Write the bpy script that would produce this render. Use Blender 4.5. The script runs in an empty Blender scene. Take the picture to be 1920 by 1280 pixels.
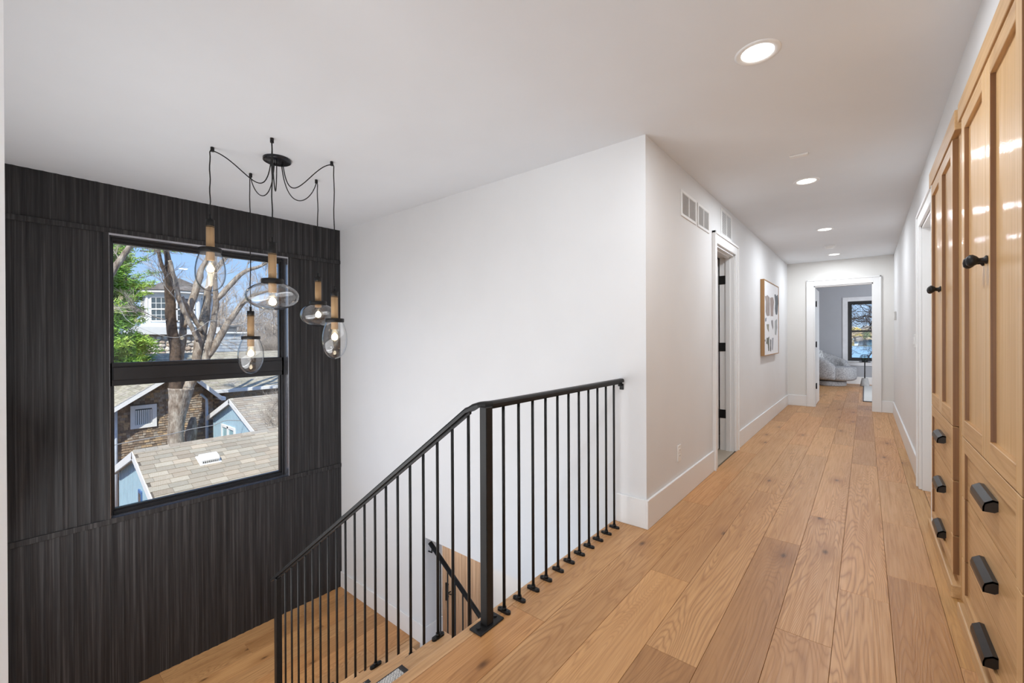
import bpy, bmesh, math, random
from mathutils import Vector, Matrix, noise
random.seed(7)
SC = bpy.context.scene
COL = SC.collection
# ---------------------------------------------------------------- camera
FPX, YAW, CY, CH, TILT, ROLL = 802.84, .6899, 634.97, 1.1868, -.002715, -.004143
_R0 = Vector((math.cos(YAW), math.sin(YAW), 0)); _F0 = Vector((-math.sin(YAW), math.cos(YAW), 0)); _U0 = Vector((0, 0, 1))
CF = _F0*math.cos(TILT)+_U0*math.sin(TILT); _U1 = _U0*math.cos(TILT)-_F0*math.sin(TILT)
CR = _R0*math.cos(ROLL)+_U1*math.sin(ROLL); CU = _U1*math.cos(ROLL)-_R0*math.sin(ROLL)
CP = Vector((0, 0, CH))
cam = bpy.data.cameras.new('camera'); camo = bpy.data.objects.new('camera', cam); COL.objects.link(camo)
camo.matrix_world = Matrix(((CR.x, CU.x, -CF.x, CP.x), (CR.y, CU.y, -CF.y, CP.y), (CR.z, CU.z, -CF.z, CP.z), (0, 0, 0, 1)))
cam.sensor_width = 36; cam.lens = 36*FPX/1920; cam.shift_y = (CY-640)/1920; cam.clip_start = .02; cam.clip_end = 3000
SC.camera = camo

def at(px, py, ax, v):
    """where the line of sight through a photograph point meets the plane axis = v"""
    d = CF+CR*((px-960)/FPX)+CU*((CY-py)/FPX)
    return CP+d*((v-CP[ax])/d[ax])

# ---------------------------------------------------------------- sky, sun, exposure
SC.view_settings.view_transform = 'Standard'; SC.view_settings.look = 'None'
SC.view_settings.exposure = .10; SC.view_settings.gamma = 1
SC.view_settings.use_curve_mapping = False
W = bpy.data.worlds.new('sky'); SC.world = W; W.use_nodes = True
nt = W.node_tree; nt.nodes.clear()
def wn(t): return nt.nodes.new(t)
wo = wn('ShaderNodeOutputWorld'); bg = wn('ShaderNodeBackground'); tc = wn('ShaderNodeTexCoord'); sx = wn('ShaderNodeSeparateXYZ'); cr = wn('ShaderNodeValToRGB')
nt.links.new(tc.outputs['Generated'], sx.inputs[0]); nt.links.new(sx.outputs['Z'], cr.inputs[0]); nt.links.new(cr.outputs[0], bg.inputs[0]); nt.links.new(bg.outputs[0], wo.inputs[0])
cr.color_ramp.elements[0].position = 0; cr.color_ramp.elements[0].color = (.52, .68, .90, 1)
cr.color_ramp.elements[1].position = .7; cr.color_ramp.elements[1].color = (.17, .33, .74, 1)
e = cr.color_ramp.elements.new(.18); e.color = (.30, .53, .92, 1)
bg.inputs[1].default_value = 1.15

def light(name, kind, loc, energy, color=(1, 1, 1), rot=None, **kw):
    l = bpy.data.lights.new(name, kind); o = bpy.data.objects.new(name, l); COL.objects.link(o)
    l.energy = energy; l.color = color; o.location = loc
    for k, v in kw.items(): setattr(l, k, v)
    if rot is not None: o.rotation_euler = rot
    return o
def aim(o, d): o.rotation_euler = Vector(d).to_track_quat('-Z', 'Y').to_euler()
sun = light('sun', 'SUN', (30, -30, 40), 5.6, (1, .95, .86), angle=.009); aim(sun, (-.50, .52, -.80))
# unseen fill lamps, added to brighten the hallway, stairwell, bedroom and lower hall
a = light('rear_fill', 'AREA', (-.45, -3.6, 1.15), 60, (.90, .955, 1), shape='RECTANGLE', size=1.5, size_y=1.6); aim(a, (-.05, 1, .60))  # added soft lamp behind the camera; no window is built there
a = light('stair_ceiling_fill', 'AREA', (-2.9, .14, .9), 30, (.955, .975, 1), shape='RECTANGLE', size=2.6, size_y=1.4); aim(a, (-.12, 1, .75))  # added lamp tilted up to lift the ceiling over the stair
a = light('landing_fill', 'AREA', (-3.2, .14, -.35), 40, (.965, .98, 1), shape='RECTANGLE', size=2.2, size_y=1.5); aim(a, (-.1, 1, -.30))  # added lamp tilted down to lift the landing
a = light('bedroom_fill', 'AREA', (1.8, 10.6, 1.5), 75, (.88, .93, 1), shape='RECTANGLE', size=1.8, size_y=1.6); aim(a, (-.8, .8, -.05))  # added lamp inside the bedroom, facing its window wall
a = light('lower_hall_fill', 'AREA', (-4.0, 3.35, -.75), 22, (1, .98, .95), shape='RECTANGLE', size=1.2, size_y=.7); aim(a, (.12, .35, -1))  # added lamp that makes the entry door look lit

# ---------------------------------------------------------------- material helpers
class NT:
    def __init__(s, name):
        s.m = bpy.data.materials.new(name); s.m.use_nodes = True; s.t = s.m.node_tree; s.t.nodes.clear()
        s.out = s.n('ShaderNodeOutputMaterial')
    def n(s, t, **kw):
        x = s.t.nodes.new(t)
        for k, v in kw.items(): setattr(x, k, v)
        return x
    def l(s, a, b): s.t.links.new(a, b)
    def val(s, x, inp, v):
        if hasattr(v, 'links') or hasattr(v, 'is_linked'): s.l(v, x.inputs[inp])
        else: x.inputs[inp].default_value = v
    def coord(s, which='Object', scale=(1, 1, 1), off=None):
        c = s.n('ShaderNodeTexCoord').outputs[which]
        if off is not None:
            a = s.n('ShaderNodeVectorMath', operation='ADD'); s.l(c, a.inputs[0]); s.l(off, a.inputs[1]); c = a.outputs[0]
        mp = s.n('ShaderNodeMapping'); s.l(c, mp.inputs[0]); mp.inputs['Scale'].default_value = scale
        return mp.outputs[0]
    def noise(s, vec, scale=5, detail=3, rough=.5, dist=0):
        x = s.n('ShaderNodeTexNoise'); s.l(vec, x.inputs['Vector'])
        x.inputs['Scale'].default_value = scale; x.inputs['Detail'].default_value = detail
        x.inputs['Roughness'].default_value = rough; x.inputs['Distortion'].default_value = dist
        return x.outputs[0]
    def math(s, op, a, b=0, c=None):
        x = s.n('ShaderNodeMath', operation=op); s.val(x, 0, a); s.val(x, 1, b)
        if c is not None: s.val(x, 2, c)
        return x.outputs[0]
    def ramp(s, fac, pts):
        x = s.n('ShaderNodeValToRGB'); s.l(fac, x.inputs[0]); r = x.color_ramp
        while len(r.elements) < len(pts): r.elements.new(.5)
        for e, (p, c) in zip(r.elements, pts):
            e.position = p; e.color = (c if hasattr(c, '__len__') else (c, c, c))[:3]+(1,) if hasattr(c, '__len__') else (c, c, c, 1)
        return x.outputs[0]
    def mix(s, fac, a, b, mode='MIX'):
        x = s.n('ShaderNodeMix', data_type='RGBA', blend_type=mode); s.val(x, 0, fac)
        for i, v in ((6, a), (7, b)):
            if isinstance(v, tuple): x.inputs[i].default_value = v+(1,) if len(v) == 3 else v
            else: s.l(v, x.inputs[i])
        return x.outputs[2]
    def bump(s, h, strength=.3, dist=.01):
        x = s.n('ShaderNodeBump'); s.l(h, x.inputs['Height']); x.inputs['Strength'].default_value = strength; x.inputs['Distance'].default_value = dist
        return x.outputs[0]
    def bsdf(s, col, rough=.5, metal=0, normal=None, **kw):
        x = s.n('ShaderNodeBsdfPrincipled')
        if isinstance(col, tuple): x.inputs['Base Color'].default_value = col+(1,)
        else: s.l(col, x.inputs['Base Color'])
        s.val(x, 'Roughness', rough); x.inputs['Metallic'].default_value = metal
        if normal is not None: s.l(normal, x.inputs['Normal'])
        for k, v in kw.items(): x.inputs[k.replace('_', ' ')].default_value = v
        s.l(x.outputs[0], s.out.inputs[0]); return s.m

def plain(name, col, rough=.5, metal=0, var=.06, scale=8, bump=.0, **kw):
    s = NT(name); v = s.coord(); n = s.noise(v, scale, 3)
    c = s.ramp(n, [(.3, tuple(x*(1-var) for x in col)), (.7, tuple(min(1, x*(1+var)) for x in col))])
    nm = s.bump(n, bump) if bump else None
    return s.bsdf(c, rough, metal, nm, **kw)

def wood(name, base, dark, light_, grain='y', gloss=.35, knots=True, bump=.12, rings=26, coat=0, fine=1.0):
    """oak: cathedral rings, pores and a tint of its own for each board (object random / colour)"""
    s = NT(name)
    oi = s.n('ShaderNodeObjectInfo')
    rv = s.n('ShaderNodeCombineXYZ')
    for i, k in enumerate((37.1, 91.7, 13.3)): s.l(s.math('MULTIPLY', oi.outputs['Random'], k), rv.inputs[i])
    if grain == 'y': sc1, sc2 = (5.0, .45, 5.0), (110, 3.0, 110)
    elif grain == 'z': sc1, sc2 = (9, 9, .30), (120, 120, 1.6)
    else: sc1, sc2 = (.62, 5.2, 5.2), (3.0, 95, 95)
    v1 = s.coord('Object', sc1, rv.outputs[0]); v2 = s.coord('Object', sc2, rv.outputs[0])
    n1 = s.noise(v1, 1.0, 3.0, .36, .35)
    r = s.math('FRACT', s.math('MULTIPLY', n1, rings))
    r = s.math('ABSOLUTE', s.math('SUBTRACT', r, .5)); r = s.math('MULTIPLY', r, 2)   # 0..1 ring profile
    r = s.math('POWER', r, 2.6)
    band = s.noise(v1, .55, 2)
    amt = s.ramp(band, [(.38, .15), (.62, 1.0)])
    n2 = s.noise(v2, 1.0, 3, .6)
    c = s.ramp(n2, [(.30, dark), (.52, base), (.75, light_)])
    c0 = s.mix(.55, c, base)
    c = s.mix(s.math('MULTIPLY', s.math('MULTIPLY', r, amt), .70*fine), c0, dark)
    patch = s.noise(v1, .8, 2)
    c = s.mix(s.ramp(patch, [(.45, 0.0), (.75, .35)]), c, dark)
    if knots:
        vo = s.n('ShaderNodeTexVoronoi', voronoi_dimensions='2D'); kv = s.coord('Object', (3.4, 1.5, 1) if grain == 'y' else (1.5, 3.4, 1), rv.outputs[0]); s.l(kv, vo.inputs['Vector']); vo.inputs['Scale'].default_value = .75
        sc_ = s.n('ShaderNodeSeparateColor'); s.l(vo.outputs['Color'], sc_.inputs[0]); msk = s.math('GREATER_THAN', sc_.outputs[0], .62)
        dst = s.math('ADD', vo.outputs['Distance'], s.math('MULTIPLY', s.math('SUBTRACT', n2, .5), .03))
        k = s.math('MULTIPLY', s.ramp(dst, [(.010, 1.0), (.045, 0.0)]), msk)
        halo = s.math('MULTIPLY', s.ramp(dst, [(.02, .65), (.19, 0.0)]), msk)
        c = s.mix(halo, c, dark)
        c = s.mix(s.math('MULTIPLY', k, .8), c, (dark[0]*.25, dark[1]*.25, dark[2]*.3))
    c = s.mix(1.0, c, oi.outputs['Color'], 'MULTIPLY')
    h = s.math('ADD', s.math('MULTIPLY', n2, .6), s.math('MULTIPLY', r, .5))
    nm = s.bump(h, bump, .004)
    rg = s.ramp(n2, [(.2, gloss+.1), (.8, max(.05, gloss-.08))])
    s.bsdf(c, rg, 0, nm, Coat_Weight=coat, Coat_Roughness=.07)
    if coat:
        for x in s.t.nodes:
            if x.type == 'BSDF_PRINCIPLED': s.l(s.bump(n2, .45, .004), x.inputs['Coat Normal'])
    return s.m

OAK = wood('oak_floor', (.62, .335, .140), (.34, .150, .050), (.74, .44, .215), 'y', .40, rings=58)
OAKX = wood('oak_cross', (.60, .365, .185), (.38, .20, .09), (.72, .47, .27), 'y', .42, knots=False, fine=.6)
CABW = wood('cabinet_oak', (.72, .45, .205), (.54, .30, .115), (.83, .565, .29), 'z', .48, knots=False, bump=.05, rings=10, coat=.32, fine=.4)
CABE = wood('cabinet_edge_and_shade', (.24, .115, .045), (.14, .06, .025), (.33, .17, .075), 'z', .35, knots=False, bump=.05, rings=10)  # dark oak of the door edges, also used for painted recess shadow
CABH = wood('cabinet_rail_oak', (.66, .405, .185), (.47, .255, .10), (.78, .515, .26), 'y', .48, knots=False, bump=.05, rings=14, coat=.28)
PENW = wood('pendant_wood', (.50, .32, .16), (.38, .22, .10), (.60, .40, .22), 'z', .45, knots=False, bump=.05, rings=8)
DOORW = wood('entry_oak', (.62, .43, .29), (.46, .29, .18), (.72, .53, .38), 'z', .5, knots=False, bump=.1, rings=8)

def black_oak():
    s = NT('black_stained_oak'); v = s.coord('Object', (1, 1, 1)); oi = s.n('ShaderNodeObjectInfo')
    rv = s.n('ShaderNodeCombineXYZ'); s.l(s.math('MULTIPLY', oi.outputs['Random'], 53), rv.inputs[1])
    v = s.coord('Object', (60, 60, .8), rv.outputs[0]); n = s.noise(v, 1, 4, .65)
    v2 = s.coord('Object', (220, 220, 2.5), rv.outputs[0]); n2 = s.noise(v2, 1, 2, .6)
    c = s.ramp(n, [(.30, (.010, .0095, .010)), (.52, (.026, .0245, .0255)), (.72, (.075, .070, .070))])
    c = s.mix(s.ramp(n2, [(.5, 0.0), (.8, .30)]), c, (.10, .092, .088))
    return s.bsdf(c, .52, 0, s.bump(n2, .25, .002), Specular_IOR_Level=.32)
BLK = black_oak()
METAL = plain('black_powder_coat', (.012, .0115, .0115), .45, 0, .2, 30, .03, Specular_IOR_Level=.3)
IRON = plain('dark_bronze', (.035, .030, .027), .35, .75, .2, 20)
FRAMEB = plain('black_window_aluminium', (.018, .018, .02), .30, .2, .1, 10)
WALL = plain('white_wall_paint', (.795, .795, .797), .75, 0, .012, 3)
WALLW = plain('warm_white_wall_paint', (.79, .775, .745), .75, 0, .012, 3)
CEIL = plain('ceiling_paint', (.81, .835, .865), .85, 0, .012, 3)
TRIM = plain('white_trim_paint', (.86, .86, .855), .38, 0, .01, 3)
GREYW = plain('bedroom_grey_paint', (.42, .43, .46), .8, 0, .02, 3)
WPLAST = plain('white_plastic', (.87, .87, .86), .35, 0, .01, 5)
SLOT = plain('dark_slot', (.03, .03, .03), .8)
EXTW = plain('exterior_siding_paint', (.55, .55, .54), .8)

def emis(name, col, st):
    s = NT(name); x = s.n('ShaderNodeEmission'); x.inputs[0].default_value = col+(1,); x.inputs[1].default_value = st
    s.l(x.outputs[0], s.out.inputs[0]); return s.m
LENS = emis('downlight_lens', (1, .98, .95), 6.0)
FILA = emis('glowing_bulb_core', (1, .90, .72), 8.0)

def glass(name, tint, lo, hi, rough=.0, edge=(.55, .58, .6)):
    """thin blown glass: clear face on, reflective and slightly grey at grazing angles"""
    s = NT(name); lw = s.n('ShaderNodeLayerWeight'); lw.inputs[0].default_value = .5
    f = s.ramp(lw.outputs['Facing'], [(0, lo), (.55, lo*1.4), (.85, hi*.45), (1.0, hi)])
    tcol = s.mix(s.ramp(lw.outputs['Facing'], [(.55, 0.0), (1.0, 1.0)]), tint, edge)
    t = s.n('ShaderNodeBsdfTransparent'); s.l(tcol, t.inputs[0])
    g = s.n('ShaderNodeBsdfGlossy'); g.inputs['Roughness'].default_value = rough; g.inputs[0].default_value = (1, 1, 1, 1)
    m = s.n('ShaderNodeMixShader'); s.l(f, m.inputs[0]); s.l(t.outputs[0], m.inputs[1]); s.l(g.outputs[0], m.inputs[2]); s.l(m.outputs[0], s.out.inputs[0])
    return s.m
PANE = glass('window_glass', (.97, .98, .98), .025, .5, 0, (.9, .92, .92))
PANE2 = glass('bedroom_window_glass', (.97, .98, .98), .004, .4, 0, (.9, .92, .92))
SHADE = glass('pendant_glass', (.98, .98, .98), .05, .92, .01, (.36, .38, .41))
BULBG = glass('bulb_glass', (1, .97, .9), .05, .7, .02, (.9, .8, .6))

# ---------------------------------------------------------------- object helpers
def link(name, me, mat=None, parent=None, loc=None):
    o = bpy.data.objects.new(name, me); COL.objects.link(o)
    if mat is not None:
        for m in (mat if isinstance(mat, (list, tuple)) else [mat]):
            if me.name and len(me.materials) < (len(mat) if isinstance(mat, (list, tuple)) else 1): me.materials.append(m)
    if parent is not None: o.parent = parent
    if loc is not None: o.location = loc
    return o
def tag(o, label=None, cat=None, group=None, kind=None):
    if label: o['label'] = label
    if cat: o['category'] = cat
    if group: o['group'] = group
    if kind: o['kind'] = kind
    return o
def empty(name, loc=(0, 0, 0), rz=0):
    o = bpy.data.objects.new(name, None); COL.objects.link(o); o.location = loc; o.rotation_euler = (0, 0, rz); o.empty_display_size = .1
    return o
def thing(name, label, cat, loc=(0, 0, 0), rz=0, group=None): return tag(empty(name, loc, rz), label, cat, group)

class MB:
    """collects shapes into one mesh"""
    def __init__(s): s.v = []; s.f = []; s.m = []; s.sm = []
    def add(s, vs, fs, mi=0, smooth=False):
        b = len(s.v); s.v += [tuple(x) for x in vs]; s.f += [[b+i for i in f] for f in fs]; s.m += [mi]*len(fs); s.sm += [smooth]*len(fs); return s
    def box(s, x0, x1, y0, y1, z0, z1, mi=0, bv=0, M=None):
        if x1 < x0: x0, x1 = x1, x0
        if y1 < y0: y0, y1 = y1, y0
        if z1 < z0: z0, z1 = z1, z0
        if not bv:
            vs = [Vector((x, y, z)) for x in (x0, x1) for y in (y0, y1) for z in (z0, z1)]
            fs = [[0, 1, 3, 2], [4, 6, 7, 5], [0, 4, 5, 1], [2, 3, 7, 6], [0, 2, 6, 4], [1, 5, 7, 3]]
        else:
            bm = bmesh.new(); bmesh.ops.create_cube(bm, size=1)
            for v in bm.verts: v.co = Vector(((x0+x1)/2+v.co.x*(x1-x0), (y0+y1)/2+v.co.y*(y1-y0), (z0+z1)/2+v.co.z*(z1-z0)))
            bmesh.ops.bevel(bm, geom=bm.edges[:], offset=bv, segments=2 if bv > .004 else 1, affect='EDGES', profile=.5)
            bm.verts.index_update(); vs = [v.co.copy() for v in bm.verts]; fs = [[v.index for v in f.verts] for f in bm.faces]; bm.free()
        if M: vs = [M @ v for v in vs]
        return s.add(vs, fs, mi)
    def tube(s, pts, r, n=8, mi=0, cap=True, smooth=True):
        pts = [Vector(p) for p in pts]; rs = r if hasattr(r, '__len__') else [r]*len(pts)
        b = len(s.v); prev = None
        for i, p in enumerate(pts):
            t = (pts[min(i+1, len(pts)-1)]-pts[max(i-1, 0)]).normalized()
            if prev is None: u = t.orthogonal().normalized()
            else: u = (prev-t*prev.dot(t)).normalized() if (prev-t*prev.dot(t)).length > 1e-6 else t.orthogonal().normalized()
            prev = u; w = t.cross(u)
            for k in range(n):
                a = 2*math.pi*k/n; s.v.append(tuple(p+(u*math.cos(a)+w*math.sin(a))*rs[i]))
        for i in range(len(pts)-1):
            for k in range(n):
                s.f.append([b+i*n+k, b+i*n+(k+1) % n, b+(i+1)*n+(k+1) % n, b+(i+1)*n+k]); s.m.append(mi); s.sm.append(smooth)
        if cap:
            s.f.append([b+k for k in reversed(range(n))]); s.f.append([b+(len(pts)-1)*n+k for k in range(n)]); s.m += [mi]*2; s.sm += [False]*2
        return s
    def lathe(s, prof, c=(0, 0, 0), n=32, mi=0, smooth=True, M=None):
        b = len(s.v)
        for r, z in prof:
            for k in range(n):
                a = 2*math.pi*k/n; v = Vector((c[0]+r*math.cos(a), c[1]+r*math.sin(a), c[2]+z)); s.v.append(tuple(M @ v if M else v))
        for i in range(len(prof)-1):
            for k in range(n):
                s.f.append([b+i*n+k, b+i*n+(k+1) % n, b+(i+1)*n+(k+1) % n, b+(i+1)*n+k]); s.m.append(mi); s.sm.append(smooth)
        return s
    def poly(s, pts, mi=0): return s.add(pts, [list(range(len(pts)))], mi)
    def extrude(s, pts, d, mi=0):
        """closed solid: the polygon pts and its copy moved by d"""
        n = len(pts); d = Vector(d); P = [Vector(p) for p in pts]; Q = [p+d for p in P]
        fs = [list(range(n)), list(range(2*n-1, n-1, -1))]+[[i, i+n, (i+1) % n+n, (i+1) % n] for i in range(n)]
        return s.add(P+Q, fs, mi)
    def mesh(s, name='m', fix=True):
        me = bpy.data.meshes.new(name); me.from_pydata(s.v, [], s.f)
        me.polygons.foreach_set('material_index', s.m); me.polygons.foreach_set('use_smooth', s.sm)
        if fix:
            bm = bmesh.new(); bm.from_mesh(me); bmesh.ops.recalc_face_normals(bm, faces=bm.faces[:]); bm.to_mesh(me); bm.free()
        me.update(); return me
    def build(s, name, mat, parent=None, loc=None, fix=True):
        me = s.mesh(name, fix)
        for m in (mat if isinstance(mat, (list, tuple)) else [mat]): me.materials.append(m)
        o = bpy.data.objects.new(name, me); COL.objects.link(o)
        if parent is not None: o.parent = parent
        if loc is not None: o.location = loc
        return o
def copy_tree(o, parent=None):
    c = o.copy(); COL.objects.link(c)
    if parent is not None: c.parent = parent
    for ch in [x for x in bpy.data.objects if x.parent == o]: copy_tree(ch, c)
    return c
def holed(mb, axis, t0, t1, u0, u1, z0, z1, holes):
    """a wall slab across axis (0: at x=t0..t1, runs in y; 1: at y=t0..t1, runs in x) with rectangular openings"""
    us = sorted({u0, u1, *[h[0] for h in holes], *[h[1] for h in holes]})
    for a, b in zip(us, us[1:]):
        zs = [(z0, z1)]
        for h in holes:
            if h[0] <= a+1e-6 and h[1] >= b-1e-6:
                nz = []
                for p, q in zs:
                    if h[3] <= p or h[2] >= q: nz.append((p, q)); continue
                    if h[2] > p: nz.append((p, h[2]))
                    if h[3] < q: nz.append((h[3], q))
                zs = nz
        for p, q in zs:
            if axis == 0: mb.box(t0, t1, a, b, p, q)
            else: mb.box(a, b, t0, t1, p, q)
    return mb
def struct(name, mb, mat, parent=None):
    o = mb.build(name, mat, parent)
    if parent is None: o['kind'] = 'structure'
    return o
def sempty(name, loc=(0, 0, 0)):
    return tag(empty(name, loc), kind='structure')

# ---------------------------------------------------------------- room numbers (metres; z = 0 is the upstairs floor)
XA, YW, XR, YE, XB, ZL, XH, ZH, H = -1.047, 2.573, .338, 8.81, -4.72, -1.70, -3.19, -.685, 2.44
RISE, RUN, X0 = .1889, .254, -1.265
YS = -.12                                   # inner face of the stair's camera-side wall is near y = 0
YF = at(11, 640, 0, -1.45).y                # its near end closes the left edge of the photograph
YBED = 13.65; ZG = -5.0; ZLOW = ZL-RISE*8

# ---------------------------------------------------------------- structure: floors
fl = sempty('floor'); D3Y = (3.70, 4.60)
m = MB(); m.box(X0+.03, XR+.9, -4.2, YE+.15, -.30, -.016); m.box(-3.4, XR+2.2, YE+.15, YBED, -.30, -.016); m.box(XA-2.2, XA, 3.2, YE, -.30, -.016)
m.build('subfloor', plain('subfloor_dark', (.10, .055, .025), .9), fl)
TINT = {'n': (1, 1, 1), 'd': (.72, .66, .60), 'l': (1.10, 1.09, 1.06), 'm': (.88, .84, .80), 'w': (1.02, .95, .88), 'y': (.98, 1.0, .86)}
def plank(x0, x1, y0, y1, z=0, tint='n', parent=None, th=.014):
    g = .0006
    o = MB().box(-(x1-x0)/2+g, (x1-x0)/2-g, -(y1-y0)/2+g, (y1-y0)/2-g, -th, 0, bv=.0008).build('plank', OAK, parent or fl, ((x0+x1)/2, (y0+y1)/2, z))
    c = TINT[tint] if isinstance(tint, str) else tint
    o.color = (c[0], c[1], c[2], 1); return o
XS = [-1.213, -1.035, -.848, -.657, -.468, -.285, -.100, .081, .260, .345]
JO = [[1.46, 3.4], [.75, 3.19, 4.9, 7.0], [-.2, 2.135, 4.21, 6.4, 8.0], [1.60, 3.744, 5.6, 7.7], [.9, 2.91, 5.2, 6.9], [2.027, 3.448, 5.9, 7.4],
      [.4, 2.525, 5.1, 6.3, 8.2], [.9, 2.82, 3.62, 4.66, 6.6], [2.2, 4.55, 6.1]]
TI = ['wn', 'nnwnm', 'nlnnwn', 'dnnwnm', 'mdnlmn', 'mnlnwn', 'ynlnmnw', 'nmnnwln', 'nyyn']
for ci in range(9):
    js = [-1.0]+JO[ci]
    end = YW-.0 if ci == 0 else YE+.12
    js = [j for j in js if j < end-.1]+[end]
    for k in range(len(js)-1): plank(XS[ci], XS[ci+1], js[k], js[k+1], 0, TI[ci][k % len(TI[ci])])
for x0 in [i for i in range(9)]:
    plank(XS[x0], XS[x0+1], -4.2, -1.0, 0, 'n')
plank(.3465, .55, D3Y[0], D3Y[1]); plank(.3465, .55, 2.55, 2.80)
MB().box(XA-2.2, XA-.001, 3.2, 5.6, -.016, 0).build('tile_floor', plain('tan_tile', (.46, .38, .29), .4, 0, .1, 4), fl)
x = -1.9
rb = random.Random(3)
xx = XS[1]-.187*8
for ci in range(17):
    y = YE+.12+rb.uniform(.2, 1.2); y0 = YE+.12
    while y0 < YBED-.02:
        y = min(y, YBED); plank(xx, xx+.187, y0, y, 0, rb.choice('nnlmw')); y0 = y; y += rb.uniform(.9, 2.1)
    xx += .187
# nosing strip along the edge of the stairwell
m = MB(); m.box(X0, XS[0]-.001, .03, YW-.001, -.034, 0, bv=.006); o = m.build('nosing', OAKX, fl); o.color = (1.06, 1.0, .93, 1)
# landing
ld = sempty('floor.001')
MB().box(XB-.02, X0-8*RUN-.001, -.1, YW+.2, ZL-.25, ZL-.016).build('subfloor', plain('subfloor_dark2', (.10, .055, .025), .9), ld)
xx = XB; ji = [[.9, 2.3], [1.5], [.5, 2.1], [1.2], [.8, 1.9], [1.6], [.4, 2.2], [1.3]]; tt = ['mnw', 'nm', 'nlw', 'wn', 'nwm', 'lw', 'nnw', 'wn']
for ci in range(8):
    x1 = min(xx+.187, X0-8*RUN-.08); js = [-.1]+ji[ci]+[YW-.001]
    for k in range(len(js)-1): plank(xx, x1, js[k], js[k+1], ZL, tt[ci][k], ld)
    xx = x1
o = MB().box(X0-8*RUN-.079, X0-8*RUN+.025, .03, YW-.001, ZL-.034, ZL, bv=.006).build('nosing', OAKX, ld); o.color = (1.05, 1, .94, 1)
# lower hall floor
struct('floor.002', MB().box(-4.9, 2.0, 1.3, 4.4, ZLOW-.2, ZLOW), OAK)

# ---------------------------------------------------------------- structure: ceiling, walls
struct('ceiling', MB().box(XB-.2, XR+.2, -4.3, YE+.12, H, H+.35), CEIL)
struct('ceiling.001', MB().box(-3.6, 2.6, YE+.12, YBED+.2, 2.75, 3.0), CEIL)
WY0, WY1, WZ0, WZ1 = .605, 1.975, -.265, 2.03       # window opening
wl = struct('wall_left', holed(MB(), 0, XB-.17, XB-.004, -.4, YW+.3, ZLOW-.3, H+.3, [(WY0-.03, WY1+.035, WZ0-.02, WZ1+.03)]), [plain('wall_backing', (.02, .019, .02), .7)])
# fluted panels: each flute is a board of its own; battens between the zones
FP = .0731
def flute_mesh(h, w=FP):
    m = MB(); n = 8; pr = []
    for i in range(n+1):
        u = i/n; pr.append((XB+.013-.0068*math.sin(math.pi*u)**.9-.001, u*w))
    vs = [(x-XB, y, z) for z in (0, h) for x, y in pr]+[(-.004, y, z) for z in (0, h) for y in (0, w)]
    k = n+1; fs = [[i, i+1, i+1+k, i+k] for i in range(n)]
    fs += [[0, k, 2*k+2, 2*k], [n, 2*k+1, 2*k+3, k+n], list(range(n+1))+[2*k+1, 2*k], [k+i for i in range(n+1)]+[2*k+3, 2*k+2]]
    return m.add(vs, fs).mesh('flute')
def flutes(y0, y1, z0, z1):
    n = max(1, round((y1-y0)/FP)); w = (y1-y0)/n; me = flute_mesh(z1-z0, w); me.materials.append(BLK)
    for i in range(n):
        o = bpy.data.objects.new('fluted_board', me); COL.objects.link(o); o.parent = wl; o.location = (XB, y0+i*w, z0)
flutes(.02, YW-.002, 2.086, H); flutes(.02, YW-.002, ZL, -.305); flutes(.02, WY0-.045, -.262, 2.046); flutes(WY1+.05, YW-.002, -.262, 2.046)
for y0, y1, z0, z1 in ((.02, YW-.002, 2.046, 2.086), (.02, YW-.002, -.305, -.262), (WY0-.045, WY0-.008, -.262, 2.046), (WY1+.012, WY1+.05, -.262, 2.046)):
    MB().box(XB-.004, XB+.022, y0, y1, z0, z1, bv=.002).build('batten', BLK, wl)

# window 1
w1 = sempty('window_1')
fo = XB-.12; fi = XB-.02
def ringbox(m, x0, x1, y0, y1, z0, z1, w, bv=.003, wt=None):
    m.box(x0, x1, y0, y0+w, z0, z1, bv=bv); m.box(x0, x1, y1-w, y1, z0, z1, bv=bv); m.box(x0, x1, y0+w, y1-w, z0, z0+w, bv=bv); m.box(x0, x1, y0+w, y1-w, z1-(wt or w), z1, bv=bv); return m
m = MB(); m.box(XB-.14, XB+.020, WY0-.03, WY0-.006, WZ0, WZ1); m.box(XB-.14, XB+.020, WY1+.006, WY1+.03, WZ0, WZ1); m.box(XB-.14, XB+.020, WY0-.03, WY1+.03, WZ0-.02, WZ0); m.box(XB-.14, XB+.020, WY0-.03, WY1+.03, WZ1, WZ1+.02)
m.build('window_reveal', plain('black_satin_reveal', (.42, .42, .45), .22, .85, .05), w1)
m = MB(); ringbox(m, XB-.15, XB-.075, WY0-.01, WY1+.01, WZ0, WZ1, .03); m.box(XB-.15, XB-.055, WY0+.02, WY1-.02, .845, .955, bv=.004); m.box(XB-.15, XB-.075, WY0, WY1, .80, .99)
m.build('window_frame', FRAMEB, w1)
for z0, z1 in ((WZ0+.028, .815), (.975, WZ1-.028)):
    s_ = ringbox(MB(), XB-.14, XB-.098, WY0+.018, WY1-.018, z0, z1, .016, .002).build('sash', FRAMEB, w1)
    MB().box(XB-.126, XB-.120, WY0+.03, WY1-.03, z0+.012, z1-.012).build('window_pane', PANE, s_)

# stair wall facing the camera (the white wall), with the opening to the lower hall under it
m = MB(); m.box(XB-.004, XH, YW, YW+.2, ZLOW-.2, H); m.box(XH, XA, YW, YW+.2, ZH, H); 
struct('wall_back', m, WALL)
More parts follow.
